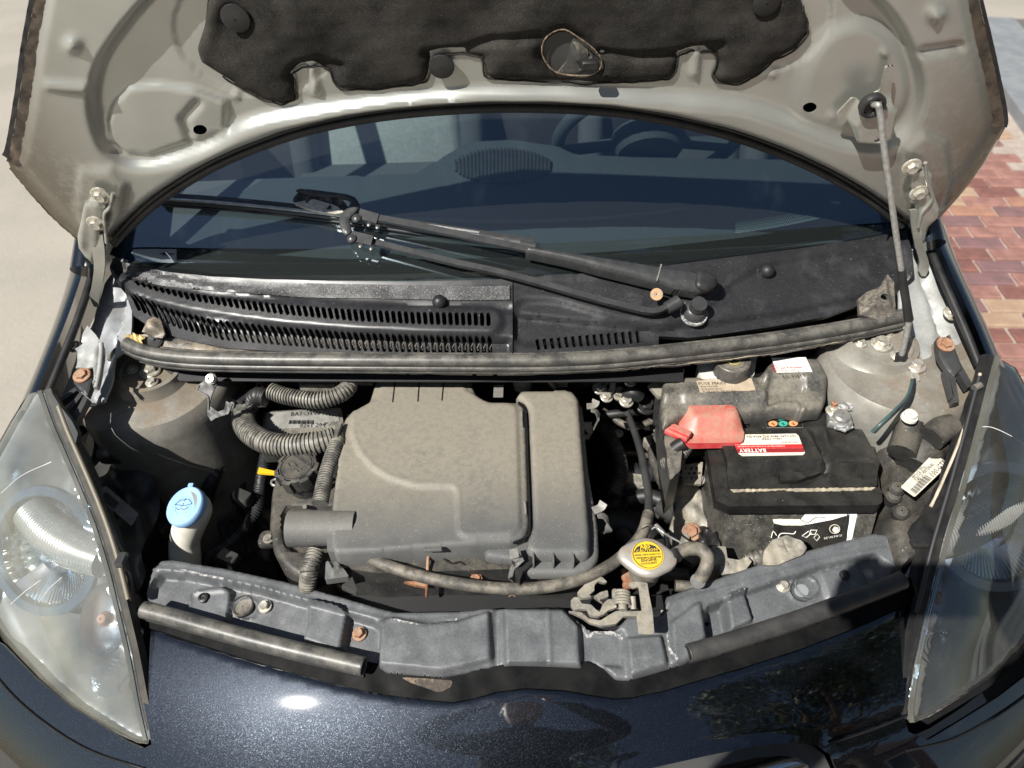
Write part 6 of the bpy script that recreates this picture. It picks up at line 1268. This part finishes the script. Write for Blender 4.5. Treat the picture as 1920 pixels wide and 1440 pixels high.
# ---------------------------------------------------------------- headlights
def headlight(label, inner, outer, bowl, ring, sig, tip, side):
    t = T('headlight', label, 'headlight', HL.p(*bowl))
    o_ = [tuple(q) for q in inner+outer]
    sheet('lens', o_, HL, m_lens if side < 0 else m_lensr, 10, lambda P: rim(P, o_, .006, 10)+.0006*lump(P, 120, 3), thick=0, parent=t, lift=.004)
    sheet('shell', o_, HL, m_hlgrey, 10, lambda P: -.014-.075*ss(sd(P, o_), 4, 60)+.030*ss(sd(P, o_), 4, 30)*0, thick=.004, parent=t, lift=0)
    cx_ = sum(q[0] for q in o_)/len(o_); cy_ = sum(q[1] for q in o_)/len(o_)
    sheet('gap_dark_sheet', [(q[0], cy_+(q[1]-cy_)*(1.07 if q[1] > cy_ else 1)) for q in o_], H(.50), m_black, 40, None, thick=.004, parent=t)  # added black sheet, hides bright ground behind the gap under the lamp
    # main reflector: bowl facing forward-up
    c = HL.up(-.045).p(*bowl); n = np.array([-.22 if side < 0 else -.02, -.72, .62]); n /= np.linalg.norm(n)
    R_ = .078
    prof = [(R_*1.22, .006), (R_*1.20, .012), (R_*1.03, .012), (R_, .004)]
    pr2 = [(R_*math.sin(a), -.055*math.cos(a)+.0) for a in np.linspace(math.pi/2, .2, 10)]
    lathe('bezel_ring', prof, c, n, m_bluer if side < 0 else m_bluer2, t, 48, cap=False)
    def flute(a, h): return 1+.012*math.cos(26*a)
    lathe('reflector', [(r, h+.004) for r, h in pr2]+[(.012, -.055), (.010, -.03), (.001, -.03)], c, n, m_chrome, t, 96, lobes=flute, cap=False)
    lathe('bulb_shield', [(.010, -.02), (.017, -.012), (.018, .004), (.012, .012), (.001, .014)], c, n, m_chromer, t, 24, cap=False)
    # fluted light band seen under the reflector
    V = []; Fc = []
    u_, v_, w_ = frame(n)
    for i in range(60):
        a = math.radians(205+130*i/59); k = 1+.02*(i % 2)
        for rr, hh_ in ((R_*.50, -.018), (R_*1.02*k, .004)): V.append(c+u_*rr*math.cos(a)+v_*rr*math.sin(a)+w_*hh_)
    Fc = [(i*2, i*2+1, i*2+3, i*2+2) for i in range(59)]
    mesh('fluted_band', V, Fc, m_chrome, t, False)
    dr = [HL.up(-.036).p(*q) for q in (((1738, 1015), (1790, 1000), (1850, 968), (1905, 930)) if side > 0 else ((60, 960), (100, 1000), (150, 1030), (200, 1050)))]
    tube('fluted_drum', dr, [.026, .030, .030, .026], m_flute, t, corr=(.0048, .0003), seg=22)
    # signal lamp
    s = HL.up(-.030).p(*sig); sn = np.array([side*.1, -.5, .8]); sn /= np.linalg.norm(sn)
    lathe('signal_reflector', [(.036*math.sin(a), -.030*math.cos(a)) for a in np.linspace(math.pi/2, .2, 8)]+[(.006, -.03)], s, sn, m_chromer, t, 36, cap=False, sy=1.35)
    lathe('signal_bulb', [(.008, -.028), (.0105, -.010), (.0105, .0), (.006, .008), (.001, .010)], s, sn, m_amber, t, 20, cap=False)
    q = HL.up(-.020).p(*tip)
    lathe('stepped_lens', [(.024, -.012), (.024, -.006), (.019, -.006), (.019, -.002), (.014, -.002), (.014, .001), (.009, .001), (.009, .003), (.001, .004)], q, sn, m_clear, t, 32, cap=False, ang=20)
    return t, o_
inL = [(80, 733), (100, 790), (126, 850), (152, 910), (180, 980), (205, 1060), (226, 1145), (246, 1230), (263, 1320), (278, 1385)]
ouL = [(276, 1396), (255, 1394), (180, 1358), (120, 1320), (60, 1272), (10, 1212), (-40, 1130), (-60, 1000), (-30, 880), (20, 790), (52, 738)]
inR = [(1866, 668), (1846, 745), (1822, 835), (1797, 925), (1772, 1008), (1752, 1088), (1732, 1168), (1714, 1250), (1703, 1325), (1704, 1352)]
ouR = [(1716, 1356), (1745, 1345), (1800, 1312), (1860, 1270), (1920, 1215), (1975, 1150), (2010, 1040), (2000, 900), (1960, 790), (1905, 690)]
hA, oA = headlight('left headlight with hazed lens, clear of the photographer shadow', inL, ouL, (92, 1030), None, (196, 1160), (196, 1272), -1)
hB, oB = headlight('right headlight with clearer lens beside the sunlit rear housing', inR, ouR, (1868, 985), None, (1758, 1120), (1756, 1218), 1)
# gaskets: layered strips between lens and engine bay
for t, inn, s, m_ in ((hA, inL, 1, m_hem), (hB, inR, -1, m_rubberdark)):
    L_ = cr(inn, 4)
    w0, w1 = (-3, -17) if s == 1 else (3, 18)
    band('lens_edge', L_, HL, 4 if s == 1 else -4, -4 if s == 1 else 4, m_lens, .006, .002, t)
    band('gasket', L_[:-1], HL, w0, w1, M('gasket_%d' % s, (.022, .019, .015) if s == 1 else (.012, .012, .013), (.055, .046, .034) if s == 1 else (.03, .028, .025), .5, sc=30), .001, .012, t)
    tube('gasket_bead', [HL.up(.004).p(a+(s*20), b) for a, b in L_[2:26:3]], .0035, M('bead_%d' % s, (.16, .14, .10) if s == 1 else (.02, .02, .022), None, .5), t, seg=8)
for l_ in ([(20, 1133), (48, 1108), (76, 1088)], [(72, 1130), (92, 1104), (116, 1082)], [(2, 925), (40, 892), (96, 866)]):
    tube('scratch', [HL.up(.0052).p(*q) for q in l_], .00045, m_labelw, hA, seg=5)
tube('scratch', [HL.up(.0052).p(*q) for q in ((1836, 800), (1862, 802), (1900, 820), (1930, 840))], .0006, m_labelw, hB, seg=5)
flapL = [(118, 820), (140, 850), (158, 900), (190, 960), (215, 1010), (232, 1045), (228, 1062), (240, 1075), (246, 1100), (244, 1165), (232, 1160), (215, 1085), (190, 1005), (165, 935), (135, 865)]
sheet('side_flap', flapL, HL.up(-.006), m_hem, 6, lambda P: .002*lump(P, 50, 4), thick=.004, parent=hA)
fu = [(98, 738), (112, 760), (135, 790), (146, 812), (142, 830), (128, 822), (112, 790), (92, 745)]
sheet('top_flap', fu, HL.up(.004), m_hldark, 5, None, thick=.006, parent=hA)
flapR = [(1848, 676), (1836, 690), (1815, 760), (1790, 830), (1765, 900), (1738, 960), (1716, 985), (1708, 1000), (1722, 1035), (1712, 1080), (1722, 1122), (1736, 1110), (1748, 1040), (1775, 950), (1802, 860), (1828, 770)]
sheet('side_flap', flapR, HL.up(-.004), m_rubberdark, 6, lambda P: .002*lump(P, 50, 5), thick=.006, parent=hB)
tube('flap_clip', [HL.up(.006).p(1826, 728), HL.up(.006).p(1838, 722)], .005, m_fuse, hB); box('flap_catch', HL.up(.004).p(1724, 1018), (.022, .012, .01), m_rubberdark, hB)
box('flap_catch', HL.up(.004).p(228, 1050), (.012, .020, .01), m_hldark, hA)
tube('wire_cable', [HL.up(.002).p(*q) for q in ((1838, 700), (1812, 790), (1790, 850), (1760, 920), (1745, 950))], .0022, m_tan, hB, seg=6)

# ---------------------------------------------------------------- photographer (mirrored in the bumper), trees and a house behind
def skin(name, vs, es, rs, mat, parent, sub=2):
    me = bpy.data.meshes.new(name); me.from_pydata(vs, es, []); o = link(name, me, mat, None)
    o.modifiers.new('s', 'SKIN'); 
    for i, r in enumerate(rs): me.skin_vertices[0].data[i].radius = (r, r) if not hasattr(r, '__len__') else r
    me.skin_vertices[0].data[0].use_root = True
    q = o.modifiers.new('u', 'SUBSURF'); q.levels = sub; q.render_levels = sub
    bpy.context.view_layer.update(); m2 = bpy.data.meshes.new_from_object(o.evaluated_get(bpy.context.evaluated_depsgraph_get())); bpy.data.objects.remove(o)
    m2.materials.clear(); m2.polygons.foreach_set('use_smooth', [True]*len(m2.polygons)); return link(name, m2, mat, parent)
py0 = -.37
pe_t = T('person', 'person in a dark jacket holding a phone in both raised hands over the engine bay', 'person', (0, py0, 0))
vs = [(0, py0, .92), (0, py0+.01, 1.10), (0, py0, 1.30), (0, py0+.0, 1.43), (0, py0+.03, 1.50), (0, py0+.05, 1.56),
      (-.19, py0, 1.40), (-.34, py0+.16, 1.32), (-.11, py0+.36, 1.54), (.19, py0, 1.40), (.34, py0+.16, 1.32), (.11, py0+.36, 1.54),
      (-.10, py0, .88), (-.12, py0+.03, .48), (-.12, py0, .09), (-.13, py0+.14, .05), (.10, py0, .88), (.12, py0+.03, .48), (.12, py0, .09), (.13, py0+.14, .05)]
vs = [(a_, b_ if b_ <= py0+.2 else b_-.07, c_) for a_, b_, c_ in vs]
es = [(0, 1), (1, 2), (2, 3), (3, 4), (4, 5), (3, 6), (6, 7), (7, 8), (3, 9), (9, 10), (10, 11), (0, 12), (12, 13), (13, 14), (14, 15), (0, 16), (16, 17), (17, 18), (18, 19)]
rs = [(.17, .12), (.15, .11), (.18, .12), (.10, .09), .055, .05, .075, .052, .036, .075, .052, .036, .095, .062, .045, .04, .095, .062, .045, .04]
skin('body', vs, es, rs, m_coat, pe_t)
lathe('head', [(.001, -.13), (.045, -.12), (.066, -.07), (.078, 0), (.076, .05), (.055, .095), (.001, .115)], (0, py0+.08, 1.66), (0, .12, 1), m_skin, pe_t, 28, cap=False, sy=1.22)
lathe('hair', [(.080, -.02), (.084, .03), (.078, .07), (.055, .108), (.001, .125)], (0, py0+.068, 1.665), (0, .02, 1), m_hair, pe_t, 24, cap=False, sy=1.22)
for s in (-1, 1):
    lathe('eye', [(.012, 0), (.008, .006), (.001, .008)], (s*.030, py0+.168, 1.665), (0, 1, 0), m_inkw, pe_t, 12, cap=False); lathe('pupil', [(.005, .0075), (.001, .009)], (s*.030, py0+.168, 1.665), (0, 1, 0), m_ink, pe_t, 10, cap=False)
    lathe('ear', [(.012, -.004), (.02, 0), (.012, .006), (.002, .004)], (s*.078, py0+.08, 1.66), (s, .2, 0), m_skin, pe_t, 14, sy=1.5)
    h0 = np.array([s*.105, py0+.31, 1.555])
    box('palm', h0+np.array([s*-.008, .035, .012]), (.028, .075, .080), m_skin, pe_t, bev=.012)
    for k in range(4):
        z = 1.592-k*.020; L_ = (.07, .078, .074, .060)[k]; b_0 = h0+np.array([-s*.005, .06, z-1.560])
        tube('finger', [b_0, b_0+np.array([s*.006, L_*.35, .0]), b_0+np.array([-s*.012, L_*.62, 0]), b_0+np.array([-s*.034, L_*.66, 0])], [.0095, .009, .0082, .007], m_skin, pe_t, seg=10)
    tube('thumb', [h0+np.array([-s*.01, .03, .03]), h0+np.array([-s*.028, .034, .05]), h0+np.array([-s*.045, .040, .052])], [.012, .0105, .009], m_skin, pe_t, seg=10)
tube('nose', [(0, py0+.172, 1.672), (0, py0+.192, 1.640), (0, py0+.180, 1.634)], [.006, .012, .008], m_skin, pe_t, seg=10); tube('mouth', [(-.022, py0+.168, 1.604), (0, py0+.174, 1.602), (.022, py0+.168, 1.604)], .004, m_rust, pe_t, seg=8)
ph = T('phone', 'black phone held level in both hands above the open engine bay', 'phone', tuple(CAM-FW*.012))
box('case', CAM-FW*.012-RT*.03-UP*.0, (.150, .072, .008), m_phone, ph, n=tuple(-FW), up=tuple(UP), bev=.002)
def tree(x, y, h, r, label, seed):
    t = T('tree', label, 'tree', (x, y, 0)); R = np.random.default_rng(seed)
    tube('trunk', [(x, y, 0), (x+.1, y, h*.3), (x-.05, y+.1, h*.6), (x, y, h*.85)], [.22, .16, .10, .03], m_bark, t, seg=10)
    cen = []
    for k in range(16):
        a = R.uniform(0, 6.28); e = R.uniform(-.2, 1); d = r*R.uniform(.35, .85); c = np.array([x+d*math.cos(a), y+d*math.sin(a), h*.62+e*h*.34]); cen.append((c, r*R.uniform(.28, .5)))
        if k < 7: tube('limb', [(x, y, h*.35+k*.25), ((x+c[0])/2, (y+c[1])/2, (h*.4+c[2])/2), c], [.07, .05, .015], m_bark, t, seg=7)
    V = []; Fc = []
    for c, q in cen:
        for _ in range(620):
            d = R.normal(size=3); d /= np.linalg.norm(d); p = c+d*q*R.uniform(.4, 1)**.5*[1, 1, .8]; u_ = R.normal(size=3); u_ /= np.linalg.norm(u_); v_ = np.cross(u_, d); s_ = R.uniform(.05, .10); b0 = len(V)
            V += [p-u_*s_, p+v_*s_*.6, p+u_*s_, p-v_*s_*.6]; Fc.append((b0, b0+1, b0+2, b0+3))
    mesh('crown', V, Fc, m_leaf, t, False)['kind'] = 'stuff'
tree(4.6, -3.4, 6.4, 2.0, 'nearest leafy tree right of the photographer, mirrored in the bumper', 3)
tree(7.2, -1.2, 7.6, 2.6, 'tallest leafy tree beside the street right of the car', 5)
tree(1.6, -7.5, 7.0, 2.3, 'leafy tree straight behind the photographer', 8)
hs = T('house', 'two storey brown brick house with a tiled gable roof behind the photographer', 'house', (9.5, -11, 0))
box('wall', (9.5, -12, 2.6), (9, 6, 5.2), m_house, hs, bev=.02)
mesh('roof', [(4.8, -8.7, 5.15), (14.2, -8.7, 5.15), (14.2, -12, 8.2), (4.8, -12, 8.2), (4.8, -15.3, 5.15), (14.2, -15.3, 5.15)], [(0, 1, 2, 3), (3, 2, 5, 4), (0, 3, 4), (1, 5, 2)], m_roof, hs, False)
for k in range(3):
    for z in (1.2, 3.7):
        if k == 1 and z < 2: continue
        w_ = box('window', (6.6+k*2.9, -8.98, z+.4), (1.3, .08, 1.3), m_inkw, hs, bev=.01); box('pane', (6.6+k*2.9, -8.93, z+.4), (1.14, .03, 1.14), m_phone, w_, bev=.004)
box('front_door', (9.5, -8.97, 1.05), (1.0, .08, 2.1), m_rust, hs, bev=.01)
